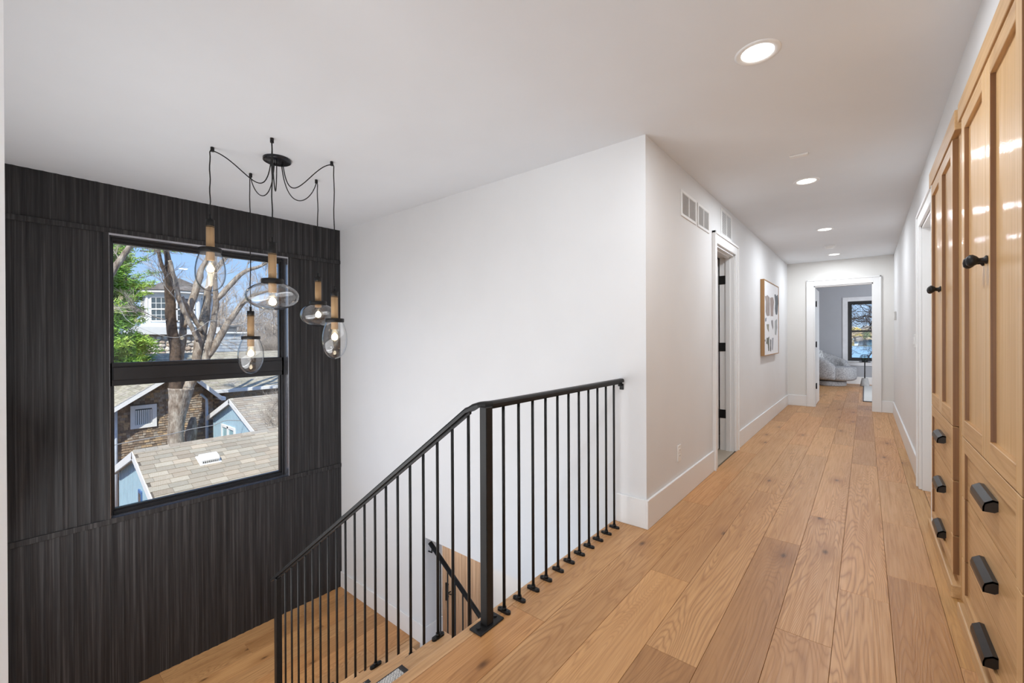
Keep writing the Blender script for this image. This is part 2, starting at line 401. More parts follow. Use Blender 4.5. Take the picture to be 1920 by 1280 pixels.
# hallway left wall, hallway end wall, right wall
D1 = (4.155, 4.885); D2 = (-.668, .097); D3 = (3.72, 4.56)
struct('wall_left', holed(MB(), 0, XA-.13, XA, YW+.2, YE, 0, H, [(D1[0], D1[1], 0, 2.03)]), WALL)
struct('wall_back', holed(MB(), 1, YE, YE+.13, -3.6, 2.6, -.3, 2.75, [(D2[0], D2[1], -.3, 2.03)]), WALLW)
NC = (1.62, 2.60); FC = (2.78, 3.69)
struct('wall_right', holed(MB(), 0, XR, XR+.13, -4.3, YE, 0, H, [(NC[0]+.0, FC[1]-.02, 0, 2.16), (D3[0], D3[1], 0, 2.03)]), WALL)
struct('wall_front', MB().box(-1.6, XR+.3, -4.4, -4.2, -.3, H), WALL)
# wall between the stair and the landing behind the camera (its near end is the sliver at the photograph's left edge)
m = MB(); m.box(XB-.2, -1.45, YS, YF, ZLOW-.2, H); m.box(-1.6, -1.45, -4.3, YS, -.3, H)
struct('wall_front', m, WALL)
# rooms behind the side doors and around the bedroom, lower hall enclosure, outside shell
m = MB(); m.box(XA-2.3, XA-2.2, 3.0, YE, -.3, H); m.box(XA-2.2, XA-.13, 3.05, 3.15, -.3, H); struct('wall_left', m, WALL)
m = MB(); m.box(XR+.6, XR+.75, 1.2, YE, -.3, H); m.box(XR+.13, XR+.6, FC[1], D3[0]-.0, -.3, H); struct('wall_right', m, WALL)
struct('wall_back', holed(MB(), 1, YBED, YBED+.2, -3.6, 2.6, -.3, 2.9, [(-.34, .66, .575, 2.055)]), GREYW)
m = MB(); m.box(-3.6, -3.45, YE+.13, YBED+.2, -.3, 2.9); m.box(2.5, 2.65, YE+.13, YBED+.2, -.3, 2.9); struct('wall_left', m, GREYW)
m = MB(); m.box(-4.92, 2.0, 4.1, 4.3, ZLOW-.2, -.3); m.box(1.9, 2.05, 1.2, 4.2, ZLOW-.2, -.3); m.box(XB-.2, XB-.004, YW+.2, 4.3, ZLOW-.2, H+.3); struct('wall_back', m, WALL)
struct('ceiling.002', MB().box(XB, 2.0, YW+.2, 4.3, ZH-.005, -.3), CEIL)
m = MB(); m.box(XB-.35, XB-.17, -4.4, -.4, ZG, H+.5); m.box(XB-.22, XB-.17, -.4, 9.0, ZG, ZLOW-.2)
m.box(XB-.5, 3.0, -4.6, YBED+.4, 3.0, 3.2); m.box(-3.7, XA-.13, YE-.02, YE, -.3, 2.9)
struct('wall_left', m, EXTW)

# baseboards
BH = .180; bt = .015
def base(name, segs, z=0):
    m = MB()
    for x0, x1, y0, y1 in segs: m.box(x0, x1, y0, y1, z, z+BH, bv=.003)
    return struct(name, m, TRIM)
base('baseboard_left', [(XA, XA+bt, YW-bt, D1[0]-.09), (XA, XA+bt, D1[1]+.09, YE), (X0+.02, XA+.004, YW-bt, YW)])
base('baseboard_back', [(XA, D2[0]-.1, YE-bt, YE), (D2[1]+.088, XR, YE-bt, YE)])
base('baseboard_right', [(XR-bt, XR, D3[1]+.1, YE)])
base('baseboard_back', [(XB+.01, XH+bt, YW-bt, YW), (XH, XH+bt, YW, YW+.2)], ZL)
base('baseboard_back', [(-3.4, 2.5, YBED-bt, YBED)])

# doors ------------------------------------------------------------
def casing_x(m, x, y0, y1, top, s, w=.092, t=.02, backband=True):
    """casing on a wall face at x; s = side it stands proud to"""
    for a, b in ((y0-w, y0), (y1, y1+w)): m.box(x, x+s*t, a, b, 0, top+w, bv=.003)
    m.box(x, x+s*t, y0, y1, top, top+w, bv=.003)
    for a, b in ((y0-w-.006, y0-w+.014), (y1+w-.014, y1+w+.006)): m.box(x, x+s*(t+.010), a, b, 0, top+w+.006, bv=.002)
    m.box(x, x+s*(t+.010), y0-w-.006, y1+w+.006, top+w-.014, top+w+.006, bv=.002)
d1 = sempty('door_1')
m = MB(); casing_x(m, XA, D1[0], D1[1], 2.03, 1); m.build('door_casing', TRIM, d1)
m = MB(); m.box(XA-.135, XA+.001, D1[0], D1[0]+.018, 0, 2.03); m.box(XA-.135, XA+.001, D1[1]-.018, D1[1], 0, 2.03); m.box(XA-.135, XA+.001, D1[0], D1[1], 2.012, 2.03)
for a, b in ((D1[0]+.018, D1[0]+.03), (D1[1]-.03, D1[1]-.018)): m.box(XA-.075, XA-.035, a, b, 0, 2.012)
m.box(XA-.075, XA-.035, D1[0]+.018, D1[1]-.018, 2.0, 2.012)
m.build('door_jamb', TRIM, d1)
lf = MB().box(XA-.86, XA-.145, D1[1]-.058, D1[1]-.022, .01, 2.005, bv=.002).build('door_leaf', TRIM, d1)
for z in (1.78, 1.08, .38):
    m = MB(); m.box(XA-.142, XA-.078, D1[1]-.0215, D1[1]-.0185, z-.045, z+.045, bv=.001); m.tube([(XA-.147, D1[1]-.024, z-.05), (XA-.147, D1[1]-.024, z+.05)], .007, 8); m.build('hinge', METAL, d1)
d2 = sempty('door_2')
m = MB(); w = .095
for a, b in ((D2[0]-w, D2[0]), (D2[1], D2[1]+w-.007)): m.box(a, b, YE-.02, YE, 0, 2.03+w, bv=.003)
m.box(D2[0], D2[1], YE-.02, YE, 2.03, 2.03+w, bv=.003)
m.box(D2[0]-w-.006, D2[0]-w+.012, YE-.03, YE, 0, 2.03+w+.006, bv=.002); m.box(D2[1]+w-.02, D2[1]+w, YE-.03, YE, 0, 2.03+w+.006, bv=.002); m.box(D2[0]-w, D2[1]+w, YE-.03, YE, 2.03+w-.012, 2.03+w+.006, bv=.002)
m.build('door_casing', TRIM, d2)
m = MB(); m.box(D2[0], D2[0]+.016, YE-.001, YE+.14, 0, 2.03); m.box(D2[1]-.016, D2[1], YE-.001, YE+.14, 0, 2.03); m.box(D2[0], D2[1], YE-.001, YE+.14, 2.014, 2.03); m.build('door_jamb', TRIM, d2)
MB().box(D2[0]-.03, D2[0]+.012, YE+.15, YE+.88, .01, 2.01, bv=.002).build('door_leaf', TRIM, d2)
for z in (1.74, 1.05, .34):
    m = MB(); m.box(D2[0]+.0155, D2[0]+.0185, YE+.09, YE+.142, z-.045, z+.045, bv=.001); m.tube([(D2[0]+.024, YE+.146, z-.05), (D2[0]+.024, YE+.146, z+.05)], .008, 8); m.box(D2[0]+.012, D2[0]+.016, YE+.148, YE+.19, z-.045, z+.045); m.build('hinge', METAL, d2)
d3 = sempty('door_3')
m = MB(); casing_x(m, XR, D3[0]+.0, D3[1], 2.03, -1); m.build('door_casing', TRIM, d3)
m = MB(); m.box(XR-.001, XR+.135, D3[1]-.018, D3[1], 0, 2.03); m.box(XR-.001, XR+.135, D3[0], D3[0]+.018, 0, 2.03); m.box(XR-.001, XR+.135, D3[0], D3[1], 2.012, 2.03); m.build('door_jamb', TRIM, d3)
MB().box(XR+.08, XR+.12, D3[0]+.02, D3[1]-.02, .01, 2.01, bv=.002).build('door_leaf', TRIM, d3)
# entry door of boards in the lower hall
d4 = sempty('door_4'); yd = 4.06; xl = at(829.5, 1100, 1, yd).x; xr = xl+.80
m = MB(); m.box(xl-.10, xl, yd-.02, 4.1, ZLOW, ZLOW+2.55, bv=.003); m.box(xr, xr+.10, yd-.02, 4.1, ZLOW, ZLOW+2.55, bv=.003); m.box(xl, xr, yd-.02, 4.1, ZLOW+2.45, ZLOW+2.55, bv=.003); m.build('door_casing', TRIM, d4)
lf = MB().box(xl+.002, xr-.002, yd+.012, 4.1, ZLOW, ZLOW+2.45).build('door_leaf', DOORW, d4)
nb = 12; bw = (xr-xl-.004)/nb; me = MB().box(0, bw-.004, -.012, 0, 0, 2.44, bv=.002).mesh('board'); me.materials.append(DOORW)
for i in range(nb):
    o = bpy.data.objects.new('board', me); COL.objects.link(o); o.parent = lf; o.location = (xl+.004+i*bw, yd+.012, ZLOW+.005); k = random.uniform(.86, 1.1); o.color = (k, k, k, 1)
zh0 = at(836, 1120, 1, yd).z; zh1 = at(836, 1087, 1, yd).z; xh = at(836.5, 1100, 1, yd-.04).x
m = MB(); m.box(xh-.012, xh+.012, yd-.05, yd-.03, zh0, zh1, bv=.003); m.box(xh-.008, xh+.008, yd-.03, yd, zh0+.03, zh0+.05); m.box(xh-.008, xh+.008, yd-.03, yd, zh1-.05, zh1-.03)
m.tube([(xh+.05, yd-.001, (zh0+zh1)/2), (xh+.05, yd-.06, (zh0+zh1)/2), (xh+.13, yd-.06, (zh0+zh1)/2+.015)], .009, 8); m.build('door_handle', METAL, d4)

# window 2 (bedroom)
w2 = sempty('window_2')
m = MB(); a0, a1, b0, b1 = -.34, .66, .575, 2.055; cw = .105
m.box(a0-cw, a0, YBED-.02, YBED, b0-.1, b1+cw, bv=.003); m.box(a1, a1+cw, YBED-.02, YBED, b0-.1, b1+cw, bv=.003); m.box(a0, a1, YBED-.02, YBED, b1, b1+cw, bv=.003); m.box(a0-.0, a1+.0, YBED-.02, YBED, b0-.12, b0-.02, bv=.003); m.box(a0-cw-.02, a1+cw+.02, YBED-.05, YBED+.02, b0-.03, b0-.005, bv=.003)
m.build('window_casing', plain('cool_trim_paint', (.74, .74, .76), .4), w2)
def ringy(m, y0, y1, x0, x1, z0, z1, w):
    m.box(x0, x0+w, y0, y1, z0, z1, bv=.003); m.box(x1-w, x1, y0, y1, z0, z1, bv=.003); m.box(x0+w, x1-w, y0, y1, z0, z0+w, bv=.003); m.box(x0+w, x1-w, y0, y1, z1-w, z1, bv=.003); return m
ringy(MB(), YBED+.02, YBED+.12, a0, a1, b0, b1, .05).build('window_frame', FRAMEB, w2)
for z0, z1, yy in ((b0+.04, 1.335, YBED+.03), (1.29, b1-.04, YBED+.07)):
    s_ = ringy(MB(), yy, yy+.035, a0+.04, a1-.04, z0, z1, .04).build('sash', FRAMEB, w2)
    MB().box(a0+.07, a1-.07, yy+.014, yy+.019, z0+.03, z1-.03).build('window_pane', PANE2, s_)

# ---------------------------------------------------------------- ceiling lights and fittings
def downlight(y, where):
    t = thing('recessed_light', where, 'ceiling light', (-.365, y, H), 0, 'recessed hallway lights')
    MB().lathe([(.062, .004), (.066, -.004), (.082, -.006), (.090, -.002), (.090, .002)], n=40).build('trim_ring', WPLAST, t)
    MB().lathe([(.0005, -.003), (.04, -.003), (.064, -.001)], n=40, smooth=False).build('lens', LENS, t)
    l = light('downlight_lamp', 'AREA', (-.365, y, H-.012), 11.2, (.895, .945, 1), shape='DISK', size=.12)
for y, s in ((2.153, 'round white recessed downlight, largest and nearest in the hallway ceiling'), (4.184, 'round recessed downlight just beyond the slim ceiling plate'),
             (6.208, 'third recessed downlight along the hallway, before the round smoke detector'), (8.195, 'smallest recessed downlight, right in front of the hallway end wall')):
    downlight(y, s)
for y in (.12, -1.9): light('downlight_lamp', 'AREA', (-.365, y, H-.012), 3.6, (.90, .95, 1), shape='DISK', size=.12)
t = tag(MB().lathe([(.058, 0), (.058, -.018), (.05, -.028), (.03, -.031), (.0005, -.031)], n=32).lathe([(.064, 0), (.064, -.006), (.058, -.008)], n=32).build('smoke_detector', WPLAST, None, (-.378, 7.397, H)), 'round white smoke detector between the two farthest ceiling lights', 'smoke detector')
t = tag(MB().box(-.055, .055, -.022, .022, -.010, 0, bv=.003).box(-.048, .048, -.016, .016, -.013, -.009, bv=.002).build('ceiling_plate', WPLAST, None, (-.352, 3.55, H)), 'slim white rectangular plate on the ceiling before the second light', 'ceiling plate')
t.rotation_euler = (0, 0, .02)

def grille(y0, y1, z0, z1, label, n=17):
    t = thing('wall_vent', label, 'vent', (XA, y0, z0), 0, 'white air vents high on the hallway wall')
    w, h = y1-y0, z1-z0; f = .022
    m = MB(); m.box(0, .008, 0, f, 0, h, bv=.002); m.box(0, .008, w-f, w, 0, h, bv=.002); m.box(0, .008, f, w-f, 0, f, bv=.002); m.box(0, .008, f, w-f, h-f, h, bv=.002); m.box(0, .007, w/2-.006, w/2+.006, f, h-f)
    m.build('frame', WPLAST, t)
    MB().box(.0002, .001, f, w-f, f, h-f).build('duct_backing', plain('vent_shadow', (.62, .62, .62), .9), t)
    m = MB(); ph = (h-2*f)/n
    for i in range(n):
        z = f+(i+.5)*ph
        for ya, yb in ((f, w/2-.006), (w/2+.006, w-f)):
            m.add([(.0015, ya, z+ph*.10), (.0065, ya, z-ph*.34), (.0065, yb, z-ph*.34), (.0015, yb, z+ph*.10), (.0015, ya, z+ph*.3), (.0075, ya, z-ph*.16), (.0075, yb, z-ph*.16), (.0015, yb, z+ph*.3)],
                  [[0, 1, 2, 3], [7, 6, 5, 4], [1, 5, 6, 2], [0, 4, 5, 1], [3, 2, 6, 7]])
    o = m.build('louvres', WPLAST, t); o['kind'] = 'stuff'
grille(3.223, 3.585, 2.08, 2.275, 'white louvred wall vent nearest the stairwell corner')
grille(3.626, 3.957, 2.08, 2.273, 'white louvred wall vent in the middle of the three')
grille(4.361, 4.768, 2.145, 2.40, 'white louvred wall vent above the open door, highest of three', 13)
# outlet, switch, thermostat
t = thing('wall_outlet', 'white electrical outlet low on the wall before the open door', 'outlet', (XA, 3.167, .345))
MB().box(0, .006, -.036, .036, -.058, .058, bv=.002).build('cover_plate', WPLAST, t)
m = MB()
for z in (-.02, .02): m.box(.005, .008, -.017, .017, z-.015, z+.015, bv=.002)
m.build('receptacle', WPLAST, t)
m = MB()
for z in (-.02, .02):
    for y in (-.007, .007): m.box(.0075, .0083, y-.001, y+.001, z-.004, z+.006)
o = m.build('slots', SLOT, t); o['kind'] = 'stuff'
t = thing('light_switch', 'white double light switch beside the white doorway on the right wall', 'light switch', (XR, 5.14, 1.145))
MB().box(-.007, 0, -.057, .057, -.058, .058, bv=.002).build('cover_plate', WPLAST, t)
for y in (-.023, .023): MB().box(-.013, -.006, y-.016, y+.016, -.033, .033, bv=.002).build('rocker', WPLAST, t)
t = thing('thermostat', 'small white thermostat on the right wall near the far corner', 'thermostat', (XR, 8.15, 1.475))
MB().box(-.022, 0, -.055, .055, -.06, .06, bv=.005).build('housing', plain('thermostat_grey', (.62, .61, .59), .4), t)
MB().box(-.025, -.021, -.035, .035, -.035, .035, bv=.002).build('dial', WPLAST, t)

# ---------------------------------------------------------------- abstract painting
t = thing('framed_painting', 'tall abstract painting of grey and brown strokes in an oak frame', 'painting', (XA+.003, 6.312, .935))
aw, ah, ad = 1.18, .995, .045
m = MB(); m.box(0, ad, 0, .012, 0, ah, bv=.001); m.box(0, ad, aw-.012, aw, 0, ah, bv=.001); m.box(0, ad, .012, aw-.012, 0, .012, bv=.001); m.box(0, ad, .012, aw-.012, ah-.012, ah, bv=.001)
m.build('frame', wood('art_frame_oak', (.42, .23, .09), (.28, .14, .05), (.52, .30, .13), 'z', .5, knots=False), t)
cv = MB().box(.004, ad-.006, .012, aw-.012, .012, ah-.012).build('canvas', plain('canvas_white', (.86, .86, .88), .8, 0, .03, 30), t)
A = [((110, 330), (150, 325), (176, 370), (178, 620), (135, 620), (120, 560), (122, 420)), ((182, 365), (225, 355), (236, 420), (228, 540), (225, 622), (192, 622), (186, 480)),
     ((244, 312), (262, 315), (270, 335), (290, 320), (297, 440), (283, 600), (262, 600), (250, 520), (255, 430)), ((112, 652), (132, 648), (130, 690), (114, 700)),
     ((133, 735), (168, 735), (164, 848), (142, 800)), ((197, 682), (222, 680), (228, 790), (220, 805), (204, 745)), ((250, 690), (278, 660), (282, 780), (268, 885), (250, 880)),
     ((135, 935), (170, 912), (172, 1115), (158, 1110), (150, 1020), (128, 1010)), ((185, 950), (197, 960), (196, 1115), (184, 1115)), ((208, 930), (232, 925), (222, 1100), (210, 1100)), ((108, 955), (120, 950), (118, 980), (109, 978))]
AC = [(.36, .31, .29), (.38, .31, .29), (.13, .15, .17), (.22, .24, .27), (.33, .32, .26), (.33, .31, .32), (.42, .44, .44), (.18, .18, .15), (.10, .10, .10), (.42, .42, .46), (.12, .13, .14)]
m = MB()
for i, pg in enumerate(A):
    P = [at(1420+x/7.52, 510+y/7.53, 0, XA+.045) for x, y in pg]; Q = []
    for a, b in zip(P, P[1:]+P[:1]):
        for k in range(4):
            p = a.lerp(b, k/4); n_ = noise.noise(p*23)*.012; Q.append((ad-.0055, min(aw-.014, max(.014, p.y-6.312+n_)), p.z-.935+noise.noise(p*31)*.014))
    m.extrude(Q, (.0008, 0, 0), i)
m.build('brush_strokes', [plain('stroke_%d' % i, c, .8, 0, .15, 12) for i, c in enumerate(AC)], cv)

# ---------------------------------------------------------------- built-in cabinets
def cabinet(y0, y1, ym, crown_y, ztop, label, far):
    t = thing('built_in_cabinet', label, 'cabinet', (XR, y0, 0))
    Y = lambda y: y-y0
    xf = -.008                      # face-frame plane; doors stand proud of it
    m = MB(); m.box(xf, .5, Y(y0-.055), Y(y0), .0, 2.15); m.box(xf, .5, Y(y1), Y(y1+.03), .0, 2.15); m.box(xf, .5, Y(y0), Y(y1), 2.095, 2.15)
    m.box(xf, .5, Y(y0), Y(y1), 0, .085); m.box(.012, .03, Y(y0), Y(y1), .085, 2.095)
    o = m.build('face_frame', CABW, t)
    MB().box(-.032, .1, Y(crown_y[0]), Y(crown_y[1]), 2.098, ztop, bv=.002).build('crown', CABH, t)
    MB().box(-.040, .0, Y(y0-.05), Y(y1+.03), 0, .06, bv=.006).build('base_shoe', CABH, t)
    xd, th, st = -.028, .020, .058
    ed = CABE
    for (a, b, kn) in ((y0, ym-.0015, ym-.028), (ym+.0015, y1, ym+.028)):
        d = MB().box(xd+.014, xd+th, Y(a)+st-.004, Y(b)-st+.004, .80, 2.06).build('door', CABW, t)
        for ya in (Y(a), Y(b)-st): MB().box(xd, xd+th, ya, ya+st, .772, 2.088, bv=.0015).build('stile', CABW, d)
        MB().box(xd, xd+th, Y(a)+st, Y(b)-st, .772, .772+st+.012, bv=.0015).build('rail', CABH, d); MB().box(xd, xd+th, Y(a)+st, Y(b)-st, 2.088-st, 2.088, bv=.0015).build('rail', CABH, d)
        # thin strips beside the sunk panel, recess shadow put into their dark colour
        for c0 in (Y(a)+st, Y(b)-st-.003): MB().box(xd+.001, xd+.0145, c0, c0+.003, .844, 2.03).build('panel_shade_strip', ed, d)
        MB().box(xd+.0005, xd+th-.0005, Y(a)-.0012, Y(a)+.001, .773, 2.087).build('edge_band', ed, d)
        m = MB(); m.lathe([(.0005, .0), (.011, .0), (.012, .003), (.0065, .007), (.006, .016), (.012, .021), (.0165, .028), (.0165, .034), (.011, .040), (.0005, .042)], n=20, M=Matrix.Translation((xd, Y(kn), 1.437)) @ Matrix.Scale(1.2, 4) @ Matrix.Rotation(-math.pi/2, 4, 'Y'))
        m.build('knob', METAL, d)
    zs = [.770, .520, .267, .088]
    for i in range(3):
        z1, z0 = zs[i]-.0022, zs[i+1]+.0022
        d = MB().box(xd+.012, xd+th, Y(y0)+.004, Y(y1)-.004, z0+.003, z1-.003).build('drawer', CABH, t)
        for ya in (Y(y0), Y(y1)-st): MB().box(xd, xd+th, ya, ya+st, z0, z1, bv=.0012).build('stile', CABW, d)
        zt = z1-(st if i == 0 else 0); zb = z0+(st*.7 if i == 2 else 0)
        MB().box(xd+.009, xd+th, Y(y0)+st, Y(y1)-st, zb, zt).build('drawer_panel', CABH, d)
        if i == 0: MB().box(xd, xd+th, Y(y0)+st, Y(y1)-st, zt, z1, bv=.0012).build('rail', CABH, d)
        if i == 2: MB().box(xd, xd+th, Y(y0)+st, Y(y1)-st, z0, zb, bv=.0012).build('rail', CABH, d)
        MB().box(xd+.001, xd+th, Y(y1)-st-.003, Y(y1)-st, zb, zt).build('panel_shade_strip', ed, d)  # drawer recess shadow, painted as a dark strip
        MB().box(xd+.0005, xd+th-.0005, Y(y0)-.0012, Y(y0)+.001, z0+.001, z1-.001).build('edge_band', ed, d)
        zc = (.650, .395, .160)[i]; yc = Y(ym)-.015; L = .105
        px_ = xd+.009
        pr = [(px_, .020), (px_-.012, .022), (px_-.030, .010), (px_-.034, -.004), (px_-.034, -.018), (px_-.030, -.018), (px_-.030, -.004), (px_-.027, .006), (px_-.011, .016), (px_, .014)]
        m = MB(); m.extrude([(x, yc-L, zc+z) for x, z in pr], (0, 2*L, 0))
        for s_ in (-L, L-.003): m.extrude([(x, yc+s_, zc+z) for x, z in ((px_, .02), (px_-.012, .022), (px_-.030, .010), (px_-.034, -.004), (px_-.034, -.018), (px_-.008, -.018), (px_, -.012))], (0, .003, 0))
        m.build('handle', IRON, d)
    return t
cabinet(2.812, 3.66, 3.232, (2.715, 3.70), 2.186, 'farther oak built-in cabinet standing next to the white doorway', True)
cabinet(1.68, 2.572, 2.109, (1.5, 2.63), 2.172, 'nearer oak built-in cabinet, the larger looking one at the right', False)

# ---------------------------------------------------------------- staircase
st = thing('staircase', 'oak stair descending from the hallway to the landing', 'staircase')
for k in range(1, 9):
    z = -RISE*k; xn = X0-RUN*(k-1)
    o = MB().box(xn-RUN-.014, xn-.02, YF+.002, 1.345, z-.030, z, bv=.006).build('tread', OAKX, st, (0, 0, 0)); 
    kk = random.uniform(.94, 1.08); o.color = (kk*1.04, kk, kk*.95, 1)
for k in range(1, 10):
    z = -RISE*k; xn = X0-RUN*(k-1)
    o = MB().box(xn-.022+.004, xn-.004+.004, YF+.002, 1.325, z, z+RISE-.031).build('riser', OAKX, st); kk = random.uniform(.95, 1.05); o.color = (kk, kk, kk, 1)
pts = [(X0, 1.30, -.05)]
m = MB(); P = [(X0, -.036)]
for k in range(1, 9): P += [(X0-RUN*(k-1)-.02, -RISE*k+RISE-.034), (X0-RUN*(k-1)-.02, -RISE*k-.031)]
P += [(X0-RUN*8, -RISE*8-.031), (X0-RUN*8, ZL-.02), (X0-RUN*8+.35, ZL-.02), (X0, -.34)]
m.extrude([(x, 1.305, z) for x, z in P], (0, .02, 0)); m.build('stringer', TRIM, st)
m = MB(); m.extrude([(X0, YF+.002, -.34), (X0-RUN*8, YF+.002, ZL-.02), (X0-RUN*8, YF+.002, ZL-.10), (X0, YF+.002, -.42)], (0, 1.30, 0)); m.build('soffit', WALL, st)
s2 = thing('staircase.001', 'lower oak stair running from the landing down under the hallway', 'staircase')
for k in range(1, 8):
    z = ZL-RISE*k; xn = X0-8*RUN+RUN*(k-1)
    MB().box(xn+.0, xn+RUN+.02, 1.36, YW+.12, z-.03, z, bv=.006).build('tread', OAKX, s2)
    MB().box(xn+.002, xn+.02, 1.36, YW+.10, z, z+RISE-.031).build('riser', OAKX, s2)
# tread mats: pale woven pads with a dark binding
MAT = NT('pale_woven_mat'); v_ = MAT.coord('Object', (1, 1, 1)); 
wv = MAT.n('ShaderNodeTexWave', wave_type='BANDS', bands_direction='DIAGONAL'); MAT.l(v_, wv.inputs[0]); wv.inputs['Scale'].default_value = 45; wv.inputs['Distortion'].default_value = 6; wv.inputs['Detail Scale'].default_value = 3
c_ = MAT.ramp(wv.outputs[1], [(.15, (.38, .38, .37)), (.45, (.74, .73, .71))]); MAT = MAT.bsdf(c_, .95, 0, MAT.bump(wv.outputs[1], .4, .003))
BIND = plain('charcoal_binding', (.04, .038, .04), .9, 0, .2, 60)
for k, wh in ((1, 'on the top tread of the stair'), (2, 'on the second tread of the stair'), (3, 'on the third tread of the stair')):
    z = -RISE*k; xn = X0-RUN*(k-1); x0_, x1_ = xn-RUN+.018, xn-.06; y0_, y1_ = .30, 1.085
    t = thing('tread_mat', 'pale woven stair mat with dark ends '+wh, 'stair mat', ((x0_+x1_)/2, (y0_+y1_)/2, z), 0, 'pale mats on the upper treads')
    hx, hy = (x1_-x0_)/2, (y1_-y0_)/2
    MB().box(-hx+.004, hx-.004, -hy+.022, hy-.022, 0, .009, bv=.002).build('pile', MAT, t)
    m = MB(); m.box(-hx, hx, -hy, -hy+.022, 0, .011, bv=.004); m.box(-hx, hx, hy-.022, hy, 0, .011, bv=.004); m.box(-hx, -hx+.006, -hy, hy, 0, .008); m.box(hx-.006, hx, -hy, hy, 0, .008); m.build('binding', BIND, t)

# ---------------------------------------------------------------- railings
GX, SY = -1.209, 1.295
rl = thing('stair_railing', 'black metal railing along the hallway edge and down the upper stair', 'railing', (0, 0, 0))
def shoe(x, y, z, along='x'):
    m = MB(); w, l = .0115, .034
    for i in range(1): pass
    n = 8; pg = []
    for k in range(n+1):
        a = -math.pi/2+math.pi*k/n; pg.append((l-w+w*math.cos(a), w*math.sin(a)))
    pg += [(-p, -q) for p, q in pg]
    P = [(x+(p if along == 'x' else q), y+(q if along == 'x' else p), z) for p, q in pg]
    m.extrude(P, (0, 0, .010)); m.tube([(x, y, z+.008), (x, y, z+.022)], .0105, 10)
    for s_ in (-1, 1):
        cx, cy = (x+s_*.024, y) if along == 'x' else (x, y+s_*.024)
        m.tube([(cx, cy, z+.009), (cx, cy, z+.0125)], .004, 8)
    return m
def baluster(x, y, z0, z1, par, along, r=.0068):
    b = MB().tube([(x, y, z0+.005), (x, y, z1)], r, 8).build('baluster', METAL, par)
    shoe(x, y, z0, along).build('shoe', METAL, b)
RT = .905                        # rail underside height over the hallway floor
slope = (0.886+.571)/(3.325-1.288)
def railz(x): return .868+(x+1.311)*slope
for i in range(11): baluster(GX, 1.404+i*.1055, 0, RT-.01, rl, 'x')
for i in range(19):
    x = -1.313-i*.1015; k = max(1, math.ceil((X0-.014-x)/RUN)); z0 = -RISE*k if k <= 8 else ZL
    baluster(x, SY, z0, railz(x)-.012, rl, 'y')
def post(x, y, z0, z1, w=.040):
    p = MB().box(x-w/2, x+w/2, y-w/2, y+w/2, z0+.008, z1, bv=.003).build('newel_post', METAL, rl)
    MB().box(x-.033, x+.033, y-.072, y+.072, z0, z0+.009, bv=.003).build('base_plate', METAL, p)
    for s_ in (-1, 1): MB().tube([(x, y+s_*.050, z0+.008), (x, y+s_*.050, z0+.015)], .0085, 6, smooth=False).build('bolt', METAL, p)
post(GX, SY, 0, RT-.002); post(-3.26, SY, -RISE*8, railz(-3.26)-.004)
# handrail: flat bar with a rounded top that turns and drops at the newel
def bar(path, w=.040, h=.022, upv=(0, 0, 1)):
    m = MB(); path = [Vector(p) for p in path]; prof = []
    hw = w/2
    for (u, v) in ((-hw, 0), (-hw, h*.55), (-hw*.82, h*.88), (-hw*.45, h), (hw*.45, h), (hw*.82, h*.88), (hw, h*.55), (hw, 0)): prof.append((u, v))
    rings_ = []
    for i, p in enumerate(path):
        a = (path[i]-path[i-1]).normalized() if i else (path[1]-path[0]).normalized()
        b = (path[i+1]-path[i]).normalized() if i < len(path)-1 else a
        t = (a+b).normalized(); sd = Vector((t.y, -t.x, 0)).normalized(); up = sd.cross(t).normalized()
        ca = max(.6, t.dot(a)); 
        rings_.append([p+sd*(u/ca)+up*v for u, v in prof])
    n = len(prof); vs = [q for r_ in rings_ for q in r_]; fs = []
    for i in range(len(path)-1):
        for k in range(n): fs.append([i*n+k, i*n+(k+1) % n, (i+1)*n+(k+1) % n, (i+1)*n+k])
    fs += [list(range(n)), [(len(path)-1)*n+k for k in range(n)]]
    m.add(vs, fs); return m
zr = RT-.005
path = [(GX, YW-.008, zr), (GX, 1.36, zr), (GX-.002, 1.325, zr), (GX-.012, 1.304, zr), (GX-.033, SY, zr-.003), (GX-.06, SY, zr-.012), (GX-.085, SY, zr-.026)]
xx = GX-.085
for i in range(12):
    x = -1.311-(2.03)*i/11; path.append((x, SY, railz(x)-.0))
path[-1] = (-3.335, SY, railz(-3.335))
bar(path).build('handrail', METAL, rl)
m = MB(); m.box(GX-.006, GX+.006, YW-.045, YW-.004, zr-.025, zr-.002, bv=.002); m.box(GX-.014, GX+.014, YW-.006, YW, zr-.05, zr-.012, bv=.002); m.build('wall_bracket', METAL, rl)
# sloping flat under-rail that carries the balusters
m = MB(); m.extrude([(-1.30, SY-.006, railz(-1.30)-.001), (-3.28, SY-.006, railz(-3.28)-.001), (-3.28, SY-.006, railz(-3.28)-.014), (-1.30, SY-.006, railz(-1.30)-.014)], (0, .012, 0)); m.build('under_rail', METAL, rl)
m = MB(); m.box(GX-.006, GX+.006, SY, YW-.01, zr-.010, zr); m.build('under_rail', METAL, rl)
